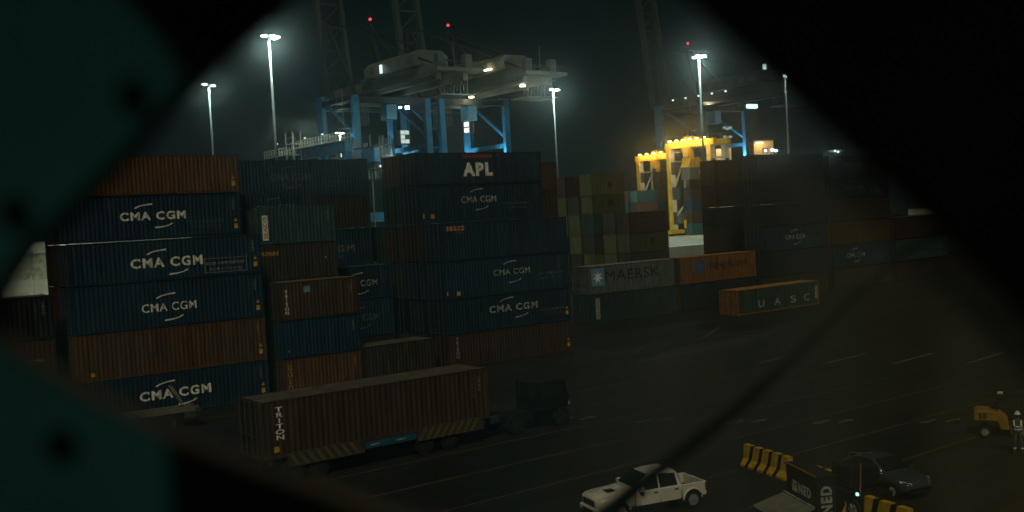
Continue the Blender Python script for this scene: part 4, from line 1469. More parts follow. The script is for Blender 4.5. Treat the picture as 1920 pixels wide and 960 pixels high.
# load bed: open box
bed = MB()
for s in (-1, 1):
    bed.prism([(-1.45, 0.50), (-1.45, 1.10), (-2.55, 1.10), (-2.55, 0.50), (-2.32, 0.5)], 'y', s * 0.84, s * 0.925)
bed.box(-1.53, -1.455, -0.838, 0.838, 0.55, 1.10)
bed.box(-2.62, -2.555, -0.92, 0.92, 0.52, 1.10)
bevelled(bed, 'cargo_bed', PW, pk, 0.02)
MB().box(-2.55, -1.54, -0.836, 0.836, 0.60, 0.66).build('bed_floor', BLACK, pk)
for x in (1.62, -1.92):
    for s in (-1, 1):
        wheel(pk, x, s * 0.80, 0.385, 0.27)
        ar = MB()
        pts = [(x + 0.47 * math.cos(a), s * 0.928, 0.40 + 0.47 * math.sin(a)) for a in [math.pi * i / 12 for i in range(13)]]
        ar.tube(pts, 0.045, 6)
        wa = ar.build('wheel_arch', PW, pk, True)
        poly = [(x + 0.445 * math.cos(a), 0.40 + 0.445 * math.sin(a)) for a in [math.pi * i / 12 for i in range(13)]]
        MB().prism(poly, 'y', s * 0.926, s * 0.931).build('arch_lining', BLACK, wa)
# wheels stand slightly proud of the dark arch lining
for o in [q for q in pk.children if q.name.startswith('wheel') and 'arch' not in q.name]:
    o.location.y = math.copysign(0.815, o.location.y)

# dark grey hatchback ---------------------------------------------
CP = mat('grey_car_paint', (0.032, 0.042, 0.046), rough=0.22, spec=0.6, noise=0.05)
ca = thing('parked_car', 'dark grey rounded hatchback parked behind the striped barrier', 'car', (34.9, 24.0, 0), -math.pi / 2 - R(12))
ca.scale = (0.87, 0.87, 0.87)


def csec(w, zb, zbelt, zt, tw):
    return [(0, zb), (w * 0.84, zb), (w * 0.98, zb + 0.16), (w, zbelt - 0.22), (w * 0.96, zbelt), (w * 0.90, zbelt + 0.03), (tw, zt - 0.06), (tw * 0.8, zt - 0.01), (0, zt + 0.02)]


loft([(2.10, csec(0.50, 0.36, 0.60, 0.64, 0.42)), (2.02, csec(0.68, 0.26, 0.66, 0.71, 0.58)), (1.85, csec(0.80, 0.22, 0.72, 0.80, 0.66)),
      (1.45, csec(0.86, 0.22, 0.80, 0.91, 0.70)), (1.0, csec(0.87, 0.22, 0.86, 1.0, 0.72)), (0.75, csec(0.87, 0.22, 0.88, 1.06, 0.72)),
      (0.30, csec(0.87, 0.22, 0.90, 1.27, 0.64)), (-0.10, csec(0.87, 0.22, 0.91, 1.42, 0.60)), (-0.60, csec(0.87, 0.22, 0.92, 1.47, 0.60)),
      (-1.10, csec(0.87, 0.22, 0.93, 1.43, 0.59)), (-1.55, csec(0.86, 0.22, 0.94, 1.30, 0.60)), (-1.90, csec(0.82, 0.26, 0.94, 1.08, 0.66)),
      (-2.05, csec(0.74, 0.34, 0.86, 0.93, 0.60))]).build('body', CP, ca, True)
MB().add([(0.80, -0.66, 1.055), (0.80, 0.66, 1.055), (0.0, 0.54, 1.405), (0.0, -0.54, 1.405)], [(0, 1, 2, 3)]).build('windscreen', GLASS, ca, fix=False).location = (0.05, 0, 0.045)
MB().add([(-1.42, -0.52, 1.36), (-1.42, 0.52, 1.36), (-1.90, 0.56, 1.10), (-1.90, -0.56, 1.10)], [(0, 1, 2, 3)]).build('rear_window', GLASS, ca, fix=False).location = (-0.05, 0, 0.04)
for s in (-1, 1):
    vs = [(x, s * (0.80 - (z - 0.95) * 0.40 + 0.012), z) for x, z in ((0.60, 0.97), (-1.30, 1.0), (-1.05, 1.33), (-0.55, 1.38), (-0.05, 1.33))]
    MB().add(vs, [(0, 1, 2, 3, 4)]).build('side_window', GLASS, ca, fix=False)
    pts = [(0.72, s * 0.80, 0.96), (0.3, s * 0.70, 1.2), (-0.1, s * 0.62, 1.37), (-0.6, s * 0.60, 1.43), (-1.1, s * 0.62, 1.38), (-1.4, s * 0.70, 1.15), (-1.42, s * 0.80, 0.97), (-0.6, s * 0.84, 0.95), (0.70, s * 0.83, 0.94)]
    MB().tube(pts, 0.022, 6).build('window_trim', mat('chrome', (0.55, 0.55, 0.53), rough=0.2, metal=0.9, noise=0), ca, True)
    MB().box(0.52, 0.70, s * 0.86, s * 1.02, 0.95, 1.06).build('mirror', CP, ca)
    MB().add([(2.04, s * 0.48, 0.60), (1.72, s * 0.80, 0.70), (1.62, s * 0.79, 0.78), (1.98, s * 0.44, 0.69)], [(0, 1, 2, 3)]).build('headlight', mat('lamp_glass', (0.55, 0.57, 0.55), rough=0.1, spec=0.6, noise=0), ca, fix=False).location = (0.03, s * 0.02, 0.03)
    for x in (1.30, -1.25):
        wheel(ca, x, s * 0.77, 0.31, 0.2)
        poly = [(x + 0.36 * math.cos(a), 0.31 + 0.36 * math.sin(a)) for a in [math.pi * i / 10 for i in range(11)]]
        MB().prism(poly, 'y', s * 0.855, s * 0.862).build('wheel_arch', BLACK, ca)
for o in [q for q in ca.children if q.name.startswith('wheel') and 'arch' not in q.name]:
    o.location.y = math.copysign(0.78, o.location.y)


# striped concrete barriers ---------------------------------------
def barrier(loc, rz, n, label):
    t = thing('road_barrier', label, 'road barrier', loc, rz, 'yellow and black concrete barriers')
    # profile in (y,z); the block runs along local X, striped in equal segments
    prof = [(-0.34, 0), (0.34, 0), (0.34, 0.10), (0.17, 0.34), (0.12, 0.92), (-0.12, 0.92), (-0.17, 0.34), (-0.34, 0.10)]
    L = 3.0
    x = -L / 2
    wy, wb = L / (n * 1.0 + (n - 1) * 0.5), 0
    for k in range(2 * n - 1):
        w = wy if k % 2 == 0 else wy * 0.5
        # stripes lean: shift the foot of each segment
        mb = MB()
        lean = 0.22
        f = lambda zz: lean * (0.6 - zz)
        last = (k == 2 * n - 2)
        vs = [(x - (0 if k == 0 else f(z)), y, z) for y, z in prof] + [(x + w - (0 if last else f(z)), y, z) for y, z in prof]
        m_ = len(prof)
        mb.add(vs, [tuple(range(m_ - 1, -1, -1)), tuple(range(m_, 2 * m_))] + [(i, (i + 1) % m_, m_ + (i + 1) % m_, m_ + i) for i in range(m_)])
        mb.build('yellow_stripe' if k % 2 == 0 else 'black_stripe', mat('barrier_yellow', (0.50, 0.31, 0.02), rough=0.8, noise=0.3, scale=5) if k % 2 == 0 else BLACK, t)
        x += w
    for xx in (-L * 0.38, -L * 0.02):
        MB().tube([(xx, 0, 0.90), (xx, 0, 1.06)], 0.02, 6).build('lifting_eye', STEEL, t)
    return t


barrier((34.1, 29.0, 0), -math.pi / 2 - R(14), 5, 'yellow and black striped barrier standing free, right of the white pickup')
barrier((30.8, 21.5, 0), -math.pi / 2 - R(14), 4, 'yellow and black striped barrier in front of the grey car')
barrier((33.0, 25.2, 0), -math.pi / 2 - R(14), 5, 'yellow and black striped barrier mostly hidden behind the black NED cabinet')

# black equipment cabinet with logo --------------------------------
nd = thing('equipment_cabinet', 'black cabinet with white NED lettering and an open pale hatch', 'cabinet', (29.45, 22.75, 0), -math.pi / 2 - R(26))
# local X runs along the lettered face (toward the right in the picture), local -Y faces the camera
bevelled(MB().box(-1.15, 1.15, -0.75, -0.05, 0.25, 2.0), 'body', BLACK, nd, 0.03)
MB().box(-1.19, 1.19, -0.79, -0.01, 2.005, 2.06).build('lid', BLACK, nd)
MB().bar((-1.15, -0.80, 2.08), (1.15, -0.80, 2.08), 0.035).build('edge_trim', mat('orange_trim', (0.40, 0.16, 0.03)), nd)
o = letter(nd, 'NED', 0.26, -0.757, 1.38, 0.92, 0.36, WHITE, 0.06)
o = letter(nd, 'TECHNOLOGY', 0.40, -0.757, 1.12, 0.7, 0.055, FAINT, 0.0)
mb = MB()
for q in ([(-0.19, -0.19), (-0.05, -0.19), (-0.05, 0.02), (-0.19, 0.12)], [(-0.03, -0.19), (0.19, -0.19), (0.19, 0.12), (0.0, 0.0)], [(-0.19, 0.16), (0.0, 0.04), (0.19, 0.16), (0.19, 0.19), (-0.19, 0.19)]):
    mb.add([(x, 0, z) for x, z in q], [tuple(range(len(q)))])
o = mb.build('emblem', WHITE, nd, fix=False)
o.location = (-0.48, -0.757, 1.38)
letter(nd, 'NED', 1.156, -0.42, 1.25, 0.95, 0.40, PALE, 0.05, rot=(0, -math.pi / 2, math.pi / 2))
MB().add([(-1.3, -0.80, 0.98), (1.0, -0.80, 0.98), (1.0, -2.0, 0.62), (-1.3, -2.0, 0.62), (-1.3, -0.80, 0.93), (1.0, -0.80, 0.93), (1.0, -2.0, 0.57), (-1.3, -2.0, 0.57)],
         [(0, 1, 2, 3), (7, 6, 5, 4), (0, 4, 5, 1), (1, 5, 6, 2), (2, 6, 7, 3), (3, 7, 4, 0)]).build('hatch', mat('pale_hatch', (0.16, 0.16, 0.12), rough=0.6), nd)
MB().bar((-1.3, -0.80, 1.0), (1.0, -0.80, 1.0), 0.05).build('hatch_rim', PALE, nd)
for x in (-0.85, 0.85):
    wheel(nd, x, -0.80, 0.25, 0.14)
    wheel(nd, x, -0.02, 0.25, 0.14)
# dark tow rig beside it with a small green lamp
tr = thing('tow_tractor', 'low black tow tractor with a thin mast and a tiny green lamp beside the cabinet', 'tow tractor', (31.7, 23.0, 0), -math.pi / 2 - R(18))
bevelled(MB().box(-1.5, 1.2, -0.65, 0.65, 0.35, 0.95), 'body', BLACK, tr, 0.06)
bevelled(MB().box(-0.6, 0.5, -0.6, 0.6, 0.96, 1.75), 'cab', BLACK, tr, 0.08)
MB().box(-0.5, 0.4, -0.62, -0.605, 1.15, 1.65).build('side_window', GLASS, tr)
MB().tube([(0.9, -0.5, 0.95), (1.0, -0.5, 2.0)], 0.025, 6).build('mast', mat('rusty_pole', (0.22, 0.13, 0.08)), tr)
MB().tube([(-1.3, 0.4, 1.0), (-0.9, 0.45, 1.9), (0.3, 0.5, 2.1)], 0.025, 6).build('hose', mat('rusty_pole', (0.22, 0.13, 0.08)), tr)
bulb(tr, (1.0, -0.69, 0.95), (0.09, 0.05, 0.09), GREENL, 'indicator')
for x in (-1.0, 0.8):
    for s in (-1, 1):
        wheel(tr, x, s * 0.66, 0.36, 0.2)

# terminal tractor pulling the loaded trailer ----------------------
c = container(18.0, 43.4, 1.16, L40, H8, 'trailer brown', 'rust brown container on the trailer, upright white letters TRITON at its left end', 'containers riding on trailers', rods=True, door='dark red')
o = 18.0 + L40 / 2
letter(c, 'TRITON', 18.0 + 0.95 - o, YM, 1.55, 0.42, 1.45, WHITE, 0.02, True)
codes(c, H8, PALE, False)
dot(c, -L40 / 2 + 0.75, 0.42, None, 0.12)
tl = thing('chassis_trailer', 'blue flat trailer with slanted yellow hazard boards under the rust brown container', 'trailer', (24.1, 44.6, 0), 0)
TB = mat('trailer_blue', (0.012, 0.045, 0.075))
for y in (-0.75, 0.75):
    MB().box(-6.0, 6.9, y - 0.12, y + 0.12, 0.78, 1.12).build('rail', TB, tl)
for k in range(7):
    MB().box(-5.8 + k * 1.9, -5.6 + k * 1.9, -1.2, 1.2, 0.90, 1.08).build('cross_member', TB, tl)
for (xa, xb, s) in ((-4.9, -1.1, 1), (1.75, 5.6, -1)):
    b = MB().box(xa, xb, -1.32, -1.28, 0.72, 1.36).build('hazard_board', mat('board_dark', (0.045, 0.04, 0.025)), tl)
    n = 9
    for k in range(n):
        x = xa + (xb - xa) * k / n
        sh = 0.42 * s
        x0, x1 = x + (0.42 if s < 0 else 0), x + (0.42 if s < 0 else 0) + 0.2
        if max(x1 + sh, x1) > xb + 0.02:
            continue
        MB().add([(x0 + sh, 0, 0.74), (x1 + sh, 0, 0.74), (x1, 0, 1.34), (x0, 0, 1.34)], [(0, 1, 2, 3)]).build('slanted_stripe', HAZYEL, b, fix=False).location = (0, -1.324, 0)
MB().box(-1.05, 1.7, -1.30, -1.22, 0.86, 1.16).build('side_beam', mat('trailer_bright_blue', (0.015, 0.075, 0.125)), tl)
for x in (-0.8, 0.6):
    MB().box(x, x + 0.5, -1.325, -1.305, 0.98, 1.04).build('side_marker', PALE, tl)
for x in (2.2, 3.6, -4.6, -3.4):
    for s in (-1, 1):
        wheel(tl, x, s * 1.0, 0.50, 0.42, DRIM)
tt = thing('terminal_tractor', 'dark terminal tractor hitched to the right end of the hazard-striped trailer', 'terminal tractor', (33.4, 44.6, 0), 0)
bevelled(MB().box(-2.3, 2.2, -0.5, 0.5, 0.5, 0.95), 'chassis', BLACK, tt, 0.03)
bevelled(MB().prism([(-0.1, 0.96), (1.9, 0.96), (2.1, 1.5), (1.75, 2.45), (-0.1, 2.45)], 'y', -1.15, 0.35), 'cab', mat('tractor_blue', (0.003, 0.0055, 0.0065)), tt, 0.07)
MB().add([(2.02, -1.05, 1.72), (2.02, 0.25, 1.72), (1.85, 0.22, 2.35), (1.85, -1.02, 2.35)], [(0, 1, 2, 3)]).build('windscreen', GLASS, tt, fix=False).location = (0.03, 0, 0.0)
MB().box(0.15, 1.55, -1.165, -1.152, 1.6, 2.3).build('side_window', GLASS, tt)
MB().box(-0.16, -0.105, -0.95, 0.15, 1.6, 2.3).build('rear_window', GLASS, tt)
bevelled(MB().box(0.2, 2.1, 0.40, 1.15, 0.96, 1.7), 'engine_cover', BLACK, tt, 0.05)
MB().tube([(0.0, 0.7, 0.9), (0.0, 0.7, 2.5)], 0.08, 8).build('exhaust', BLACK, tt)
MB().box(2.11, 2.17, -1.0, -0.7, 1.05, 1.25).build('headlight', mat('lamp_glass', (0.55, 0.57, 0.55), rough=0.1, spec=0.6, noise=0), tt)
for x in (-1.5, 1.5):
    for s in (-1, 1):
        wheel(tt, x, s * 0.95, 0.5, 0.36, DRIM)

# empty chassis at lower left ---------------------------------------
et = thing('empty_trailer', 'empty skeletal trailer with two pale rails in front of the bottom left container', 'trailer', (17.0, 61.6, 0), R(-3))
for y in (-0.55, 0.55):
    MB().box(-6.0, 4.6, y - 0.09, y + 0.09, 0.95, 1.2).build('rail', mat('worn_rail', (0.14, 0.145, 0.12)), et)
MB().box(3.7, 4.4, -0.8, 0.8, 0.6, 0.94).build('bolster', STEEL, et)
for x in (-4, -1.5, 1.0, 4.4):
    MB().box(x, x + 0.18, -1.15, 1.15, 0.97, 1.15).build('cross_member', STEEL, et)
for y in (-0.35, 0.25):
    MB().tube([(3.9, y, 1.2), (3.2, y, 2.5)], 0.035, 6).build('air_line', PALE, et)
for x in (-4.6, -3.4):
    for s in (-1, 1):
        wheel(et, x, s * 0.9, 0.48, 0.36, DRIM)
MB().box(3.0, 3.2, -0.7, 0.7, 0.0, 0.6).build('landing_leg', STEEL, et)

# forklift and the man ---------------------------------------------
fk = thing('forklift', 'dark forklift with a yellow counterweight numbered 30, at the right edge', 'forklift', (46.1, 25.3, 0), R(-60))
fk.scale = (0.82, 0.82, 0.82)
bevelled(MB().prism([(-1.6, 0.95), (-1.6, 1.38), (-1.42, 1.52), (-0.25, 1.46), (0.12, 1.1), (0.2, 0.45), (-0.25, 0.45), (-0.4, 0.92)], 'y', -0.75, 0.75), 'counterweight', mat('forklift_yellow', (0.26, 0.15, 0.012)), fk, 0.06)
letter(fk, '30', -1.15, -0.757, 1.2, 0.42, 0.34, DARKM, 0.04)
letter(fk, '30', -1.15, 0.757, 1.2, 0.42, 0.34, DARKM, 0.04, rot=(0, 0, math.pi))
bevelled(MB().box(-0.38, 1.3, -0.65, 0.65, 0.45, 0.95), 'chassis', BLACK, fk, 0.05)
bevelled(MB().box(0.22, 0.75, -0.4, 0.4, 0.96, 1.25), 'seat', BLACK, fk, 0.05)
for x in (-0.45, 0.95):
    for s in (-1, 1):
        MB().bar((x, s * 0.6, 0.9), (x * 0.8, s * 0.55, 2.2), 0.07).build('post', BLACK, fk)
MB().box(-0.5, 0.85, -0.62, 0.62, 2.2, 2.26).build('overhead_guard', BLACK, fk)
for s in (-1, 1):
    MB().box(1.45, 1.58, s * 0.35 - 0.06, s * 0.35 + 0.06, 0.1, 2.4).build('mast_rail', BLACK, fk)
    MB().box(1.6, 2.7, s * 0.3 - 0.06, s * 0.3 + 0.06, 0.08, 0.13).build('fork', STEEL, fk)
    wheel(fk, 0.95, s * 0.66, 0.38, 0.26)
    wheel(fk, -1.05, s * 0.62, 0.30, 0.22)
bulb(fk, (-0.2, 0.4, 2.33), (0.28, 0.2, 0.1), mat('pale_lamp', (0.6, 0.6, 0.52)), 'work_lamp')


def skin_body(name, joints, bones, material, parent, subdiv=2):
    """one continuous surface grown over a skeleton; joints: name -> (x,y,z,r1,r2)"""
    me = bpy.data.meshes.new(name)
    keys = list(joints)
    me.from_pydata([joints[k][:3] for k in keys], [(keys.index(a), keys.index(b)) for a, b in bones], [])
    o = bpy.data.objects.new(name, me)
    col.objects.link(o)
    o.parent = parent
    sk = o.modifiers.new('skin', 'SKIN')
    for i, k in enumerate(keys):
        sv = me.skin_vertices[0].data[i]
        sv.radius = joints[k][3:5]
        sv.use_root = (i == 0)
    ss = o.modifiers.new('sub', 'SUBSURF')
    ss.levels = ss.render_levels = subdiv
    me.materials.append(material)
    for p in me.polygons:
        p.use_smooth = True
    return o


mn = thing('person', 'person in a hi-vis vest with pale reflective bands and helmet, standing by the forklift', 'person', (43.25, 23.2, 0), math.atan2(-23.4, -43.0) + math.pi / 2)
# local -Y is the way he faces
J = {'pelvis': (0, 0, 0.92, .150, .115), 'waist': (0, 0.0, 1.08, .145, .11), 'chest': (0, -0.01, 1.30, .165, .12), 'neckbase': (0, 0.0, 1.46, .085, .075),
     'neck': (0, -0.01, 1.53, .055, .055),
     'hipl': (-0.10, 0, 0.86, .090, .09), 'kneel': (-0.13, -0.03, 0.50, .062, .065), 'anklel': (-0.15, 0.02, 0.10, .042, .045), 'toel': (-0.17, -0.15, 0.045, .042, .032),
     'hipr': (0.10, 0, 0.86, .090, .09), 'kneer': (0.12, -0.02, 0.50, .062, .065), 'ankler': (0.14, 0.03, 0.10, .042, .045), 'toer': (0.17, -0.14, 0.045, .042, .032),
     'shl': (-0.19, 0.0, 1.41, .064, .064), 'ell': (-0.26, 0.02, 1.13, .045, .045), 'wrl': (-0.25, -0.07, 0.90, .031, .031), 'hal': (-0.245, -0.09, 0.82, .038, .026),
     'shr': (0.19, 0.0, 1.41, .064, .064), 'elr': (0.27, 0.03, 1.14, .045, .045), 'wrr': (0.24, -0.10, 0.93, .031, .031), 'har': (0.225, -0.13, 0.86, .038, .026)}
for s, sg in (('l', -1), ('r', 1)):
    hx, hy, hz = J['ha' + s][:3]
    for k in range(4):
        J['f%d%s' % (k, s)] = (hx + sg * 0.005, hy - 0.03 + k * 0.019, hz - 0.055, .009, .009)
        J['g%d%s' % (k, s)] = (hx - sg * 0.012, hy - 0.035 + k * 0.019, hz - 0.095 + 0.006 * abs(k - 1.3), .008, .008)
    J['t0%s' % s] = (hx - sg * 0.01, hy - 0.05, hz - 0.005, .011, .011)
    J['t1%s' % s] = (hx - sg * 0.02, hy - 0.068, hz - 0.05, .009, .009)
B_ = [('pelvis', 'waist'), ('waist', 'chest'), ('chest', 'neckbase'), ('neckbase', 'neck')]
for s in 'lr':
    B_ += [('pelvis', 'hip' + s), ('hip' + s, 'knee' + s), ('knee' + s, 'ankle' + s), ('ankle' + s, 'toe' + s),
           ('chest', 'sh' + s), ('sh' + s, 'el' + s), ('el' + s, 'wr' + s), ('wr' + s, 'ha' + s)]
    for k in range(4):
        B_ += [('ha' + s, 'f%d%s' % (k, s)), ('f%d%s' % (k, s), 'g%d%s' % (k, s))]
    B_ += [('ha' + s, 't0' + s), ('t0' + s, 't1' + s)]
skin_body('body', J, B_, mat('work_clothes', (0.055, 0.065, 0.06), rough=0.9), mn)
# head with brow, nose, chin and ears
hd = bmesh.new()
bmesh.ops.create_uvsphere(hd, u_segments=20, v_segments=14, radius=0.115)
for v in hd.verts:
    x, y, z = v.co
    x *= 0.72
    y *= 0.86
    if z < 0 and y < 0:
        x *= 1 + z * 2.2
        y *= 1 + z * 0.6
    if abs(x) < 0.022 and y < -0.07 and -0.045 < z < 0.012:
        y -= 0.022
    if 0.02 < abs(x) < 0.05 and y < -0.06 and 0.0 < z < 0.03:
        y += 0.010
    if abs(x) > 0.07 and abs(y) < 0.02 and abs(z) < 0.035:
        x += math.copysign(0.018, x)
    v.co = (x, y, z)
me = bpy.data.meshes.new('head')
hd.to_mesh(me)
hd.free()
me.materials.append(None)
h = put('head', me, mat('skin', (0.20, 0.12, 0.075), rough=0.6), mn, True)
h.location = (0, -0.025, 1.645)
# helmet, vest, bands
hm = bmesh.new()
bmesh.ops.create_uvsphere(hm, u_segments=20, v_segments=12, radius=0.135)
bmesh.ops.delete(hm, geom=[v for v in hm.verts if v.co.z < -0.005], context='VERTS')
for v in hm.verts:
    v.co.x *= 0.86
    if v.co.z < 0.02:
        v.co.x *= 1.1
        v.co.y *= 1.12
        if v.co.y < 0:
            v.co.y -= 0.03
me = bpy.data.meshes.new('helmet')
hm.to_mesh(me)
hm.free()
me.materials.append(None)
q = put('helmet', me, mat('helmet_white', (0.6, 0.6, 0.55), rough=0.4), mn, True)
q.location = (0, -0.02, 1.685)


def torso_shell(z0, z1, k, name, material, n=24, gap=None, rings=6):
    vs, fs = [], []
    for i in range(rings + 1):
        z = z0 + (z1 - z0) * i / rings
        t_ = (z - 0.95) / 0.5
        rx = (0.165 + 0.055 * max(0, min(1, t_))) * k
        ry = (0.125 + 0.02 * max(0, min(1, t_))) * k
        if z > 1.38:
            rx *= 1 - (z - 1.38) * 2.2
            ry *= 1 - (z - 1.38) * 1.6
        for j in range(n):
            a = 2 * math.pi * j / n
            vs.append((rx * math.cos(a), ry * math.sin(a), z))
    for i in range(rings):
        for j in range(n):
            a = i * n + j
            b2 = i * n + (j + 1) % n
            fs.append((a, b2, b2 + n, a + n))
    return MB().add(vs, fs).build(name, material, mn, True)


vest = torso_shell(0.92, 1.45, 1.06, 'vest', mat('vest_green', (0.05, 0.08, 0.045), rough=0.8))
REFL = mat('reflective_band', (0.75, 0.80, 0.72), rough=0.35)
torso_shell(1.02, 1.07, 1.10, 'reflective_band', REFL, rings=1)
torso_shell(1.14, 1.19, 1.10, 'reflective_band', REFL, rings=1)
for s in (-1, 1):
    MB().add([(s * 0.10, -0.165, 1.20), (s * 0.16, -0.145, 1.20), (s * 0.17, -0.085, 1.44), (s * 0.11, -0.12, 1.44)], [(0, 1, 2, 3)]).build('reflective_band', REFL, mn, fix=False)
    MB().add([(s * 0.10, 0.165, 1.20), (s * 0.16, 0.145, 1.20), (s * 0.17, 0.085, 1.44), (s * 0.11, 0.12, 1.44)], [(0, 1, 2, 3)]).build('reflective_band', REFL, mn, fix=False)
    torso_shell
    for z in (0.22,):
        MB().disc((s * 0.145, 0.015, z), 0.068, 'z', 0.05, 12).build('ankle_band', REFL, mn)

# ------------------------------------------------------------------ the steel wall the view is taken through
PD = 1.30     # metres from the lens to the wall
PT = 0.05     # its thickness


def wallpt(px, py, extra=0.0):
    """point of the wall's inner plane behind a photo pixel, plus an offset straight away from the lens"""
    return EYE + (fwd + right * ((px - 960) / F_PX) - up * ((py - 480) / F_PX)) * PD + fwd * extra


wl = thing('steel_wall', 'out-of-focus black steel wall whose diamond opening frames the container yard', 'wall', tuple(wallpt(960, 480)))
ORG = wallpt(960, 480)


def thick(x):
    """the reveal is deeper along the right-hand side"""
    return PT + 0.02 * max(0.0, min(1.0, (x - 900) / 400))


hole = [(-25, 600), (5, 530), (60, 452), (150, 370), (250, 268), (350, 155), (455, 62), (560, -30), (900, -330), (1305, -30), (1496, 150), (1610, 255), (1750, 387), (1985, 618), (2120, 900), (1500, 1180), (760, 985), (600, 925), (440, 868), (300, 815), (180, 755), (70, 690), (0, 640)]
outer_n = len(hole)
mb = MB()
ctr = Vector((960, 480))
ou = []
for (x, y) in hole:
    d = (Vector((x, y)) - Vector((980, 470)))
    d.normalize()
    ou.append((980 + d.x * 4200, 470 + d.y * 4200))
vs, fs = [], []
for lst, e in ((hole, 0.0), (ou, 0.0)):
    vs += [wallpt(x, y, e) - ORG for x, y in lst]
vs += [wallpt(x, y) + fwd * thick(x) - ORG for x, y in hole]
vs += [wallpt(x, y) + fwd * PT - ORG for x, y in ou]
n = outer_n
for i in range(n):
    j = (i + 1) % n
    fs.append((i, j, n + j, n + i))                      # inner face
    fs.append((2 * n + i, 3 * n + i, 3 * n + j, 2 * n + j))  # outer face
    fs.append((n + i, n + j, 3 * n + j, 3 * n + i))      # rim far outside
WALLM = mat('darkened_black_steel', (0.0025, 0.0035, 0.003), rough=1.0, spec=0.0, noise=0.3)  # darker than black paint, with the room's shade put into the colour
MB().add(vs, fs).build('wall_plate', WALLM, wl)
fs = []
vs = [wallpt(x, y) - ORG for x, y in hole] + [wallpt(x, y) + fwd * thick(x) - ORG for x, y in hole]
for i in range(n):
    j = (i + 1) % n
    fs.append((i, n + i, n + j, j))
MB().add(vs, fs).build('reveal', mat('rusty_reveal', (0.055, 0.043, 0.025), rough=0.9, noise=0.3), wl)

# the dusty plastic pane in the opening: a 4 mm dirt film added as a veil, denser towards the right
pm_ = bpy.data.materials.new('dusty_veil_film')
pm_.use_nodes = True
nt = pm_.node_tree
nt.nodes.clear()
L_ = nt.links.new
out = nt.nodes.new('ShaderNodeOutputMaterial')
pv = nt.nodes.new('ShaderNodeVolumePrincipled')
tc = nt.nodes.new('ShaderNodeTexCoord')
mp = nt.nodes.new('ShaderNodeMapping')
mp.inputs['Rotation'].default_value = (0, 0, R(-12))
mp.inputs['Scale'].default_value = (4.5, 0.8, 0.0)
ns = nt.nodes.new('ShaderNodeTexNoise')
ns.inputs['Scale'].default_value = 1.6
ns.inputs['Detail'].default_value = 4
L_(tc.outputs['Object'], mp.inputs['Vector'])
L_(mp.outputs[0], ns.inputs['Vector'])
sx = nt.nodes.new('ShaderNodeSeparateXYZ')
L_(tc.outputs['Object'], sx.inputs[0])
g1 = nt.nodes.new('ShaderNodeMapRange')
g1.inputs['From Min'].default_value = -0.12
g1.inputs['From Max'].default_value = 0.60
g1.inputs['To Min'].default_value = 0.0
g1.inputs['To Max'].default_value = 1.0
L_(sx.outputs['X'], g1.inputs['Value'])
mu = nt.nodes.new('ShaderNodeMapRange')
mu.inputs['From Min'].default_value = 0.3
mu.inputs['From Max'].default_value = 0.7
mu.inputs['To Min'].default_value = 0.30
mu.inputs['To Max'].default_value = 1.55
L_(ns.outputs['Fac'], mu.inputs['Value'])
a1 = nt.nodes.new('ShaderNodeMath')
a1.operation = 'MULTIPLY_ADD'
a1.inputs[1].default_value = 25.0
a1.inputs[2].default_value = 11.0
L_(g1.outputs[0], a1.inputs[0])
a2 = nt.nodes.new('ShaderNodeMath')
a2.operation = 'MULTIPLY'
L_(a1.outputs[0], a2.inputs[0])
L_(mu.outputs[0], a2.inputs[1])
L_(a2.outputs[0], pv.inputs['Density'])
cm = nt.nodes.new('ShaderNodeMix')
cm.data_type = 'RGBA'
cm.inputs['A'].default_value = (0.20, 0.66, 0.78, 1)  # veil colour: teal glow tint at left, warm tint at right
cm.inputs['B'].default_value = (0.74, 0.73, 0.38, 1)
L_(g1.outputs[0], cm.inputs['Factor'])
L_(cm.outputs['Result'], pv.inputs['Color'])
L_(pv.outputs[0], out.inputs['Volume'])
# a second film, added to scatter halos round bright lamps
gm_ = bpy.data.materials.new('halo_film')
gm_.use_nodes = True
nt = gm_.node_tree
nt.nodes.clear()
fs_ = nt.nodes.new('ShaderNodeVolumeScatter')
fs_.inputs['Color'].default_value = (0.9, 0.95, 0.92, 1)
fs_.inputs['Density'].default_value = 23.0
fs_.inputs['Anisotropy'].default_value = 0.986
nt.links.new(fs_.outputs[0], nt.nodes.new('ShaderNodeOutputMaterial').inputs['Volume'])
hw_, hh_ = 1250 / F_PX * PD, 900 / F_PX * PD
for pm2, gap in ((pm_, 0.006), (gm_, 0.014)):
    pn = MB().box(-hw_, hw_, -hh_, hh_, -0.002, 0.002).build('pane', None, wl)
    pn.data.materials.clear()
    pn.data.materials.append(pm2)
    pmx = Matrix((right, up, -fwd)).transposed().to_4x4()
    pmx.translation = fwd * (PT + 0.02 + gap)
    pn.matrix_local = pmx

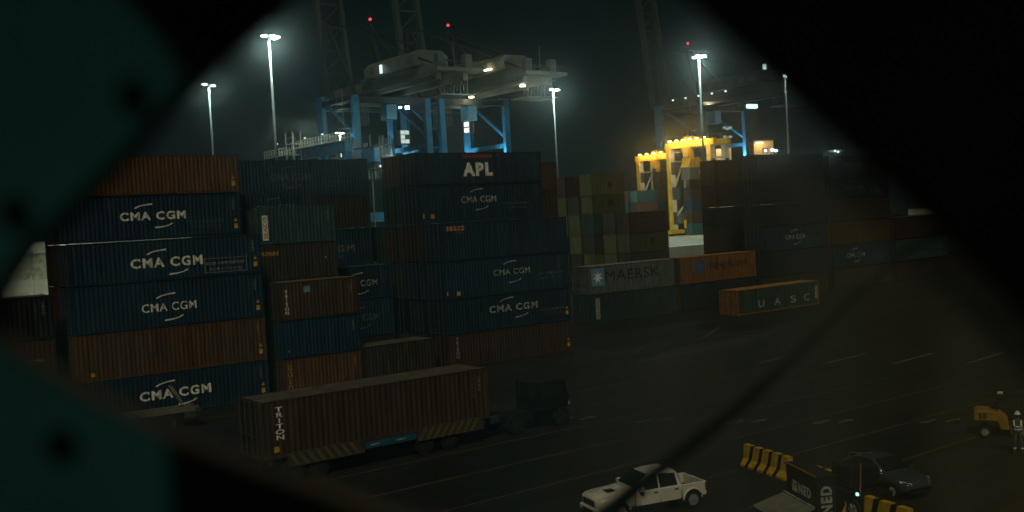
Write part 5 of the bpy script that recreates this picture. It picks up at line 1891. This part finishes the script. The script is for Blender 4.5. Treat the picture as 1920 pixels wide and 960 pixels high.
# teal painted sheet on the inner side, with three black bolts
sh = thing('painted_sheet', 'out-of-focus dark teal sheet at the left edge, fixed by three black bolts', 'sheet', tuple(ORG))
poly = [(225, -400), (235, 0), (300, 70), (352, 152), (250, 266), (150, 368), (60, 450), (5, 528), (-27, 600), (-2, 642), (68, 692), (178, 757), (300, 817), (320, 830), (322, 900), (345, 1300), (-1900, 1300), (-1900, -400)]
vs = [wallpt(x, y, -0.012) - ORG for x, y in poly] + [wallpt(x, y, -0.004) - ORG for x, y in poly]
n = len(poly)
MB().add(vs, [tuple(range(n)), tuple(range(2 * n - 1, n - 1, -1))] + [(i, n + i, n + (i + 1) % n, (i + 1) % n) for i in range(n)]).build(
    'sheet', mat('teal_sheet', (0.0095, 0.044, 0.050), rough=0.9, spec=0.05, noise=0.2, scale=2), sh)
for px, py, r_ in ((258, 178, 0.019), (40, 396, 0.019), (125, 826, 0.019)):
    p0 = wallpt(px, py, -0.012) - ORG
    MB().tube([p0, p0 - fwd * 0.012], r_, 6).build('bolt', WALLM, sh)

# black hose hanging across the opening
cb = MB()
pts = []
for (px, py, ex) in ((1990, 330, 1.3), (1830, 400, 1.3), (1700, 470, 1.3), (1600, 560, 1.3), (1500, 660, 1.3), (1385, 765, 1.3), (1290, 840, 1.3), (1205, 905, 1.3), (1125, 975, 1.3), (1030, 1090, 1.3), (980, 1300, 1.3)):
    pts.append(EYE + (fwd + right * ((px - 960) / F_PX) - up * ((py - 480) / F_PX)) * (PD + ex))
cb.tube(pts, 0.003, 10, 0.036, 1.6)
hz = cb.build('hose', WALLM, None, True)
tag(hz, 'out-of-focus black hose hanging diagonally across the lower right of the opening', 'hose')

# ------------------------------------------------------------------ haze over the yard
hb = MB().box(-230, 1100, -70, 1250, -1.0, 112)
hz = hb.build('haze', None)
hm_ = bpy.data.materials.new('haze')
hm_.use_nodes = True
nt = hm_.node_tree
nt.nodes.clear()
o = nt.nodes.new('ShaderNodeOutputMaterial')
v = nt.nodes.new('ShaderNodeVolumePrincipled')
v.inputs['Color'].default_value = (0.48, 0.80, 0.84, 1)
v.inputs['Density'].default_value = 0.00008
nt.links.new(v.outputs[0], o.inputs['Volume'])
hz.data.materials.clear()
hz.data.materials.append(hm_)
tag(hz, kind='stuff')
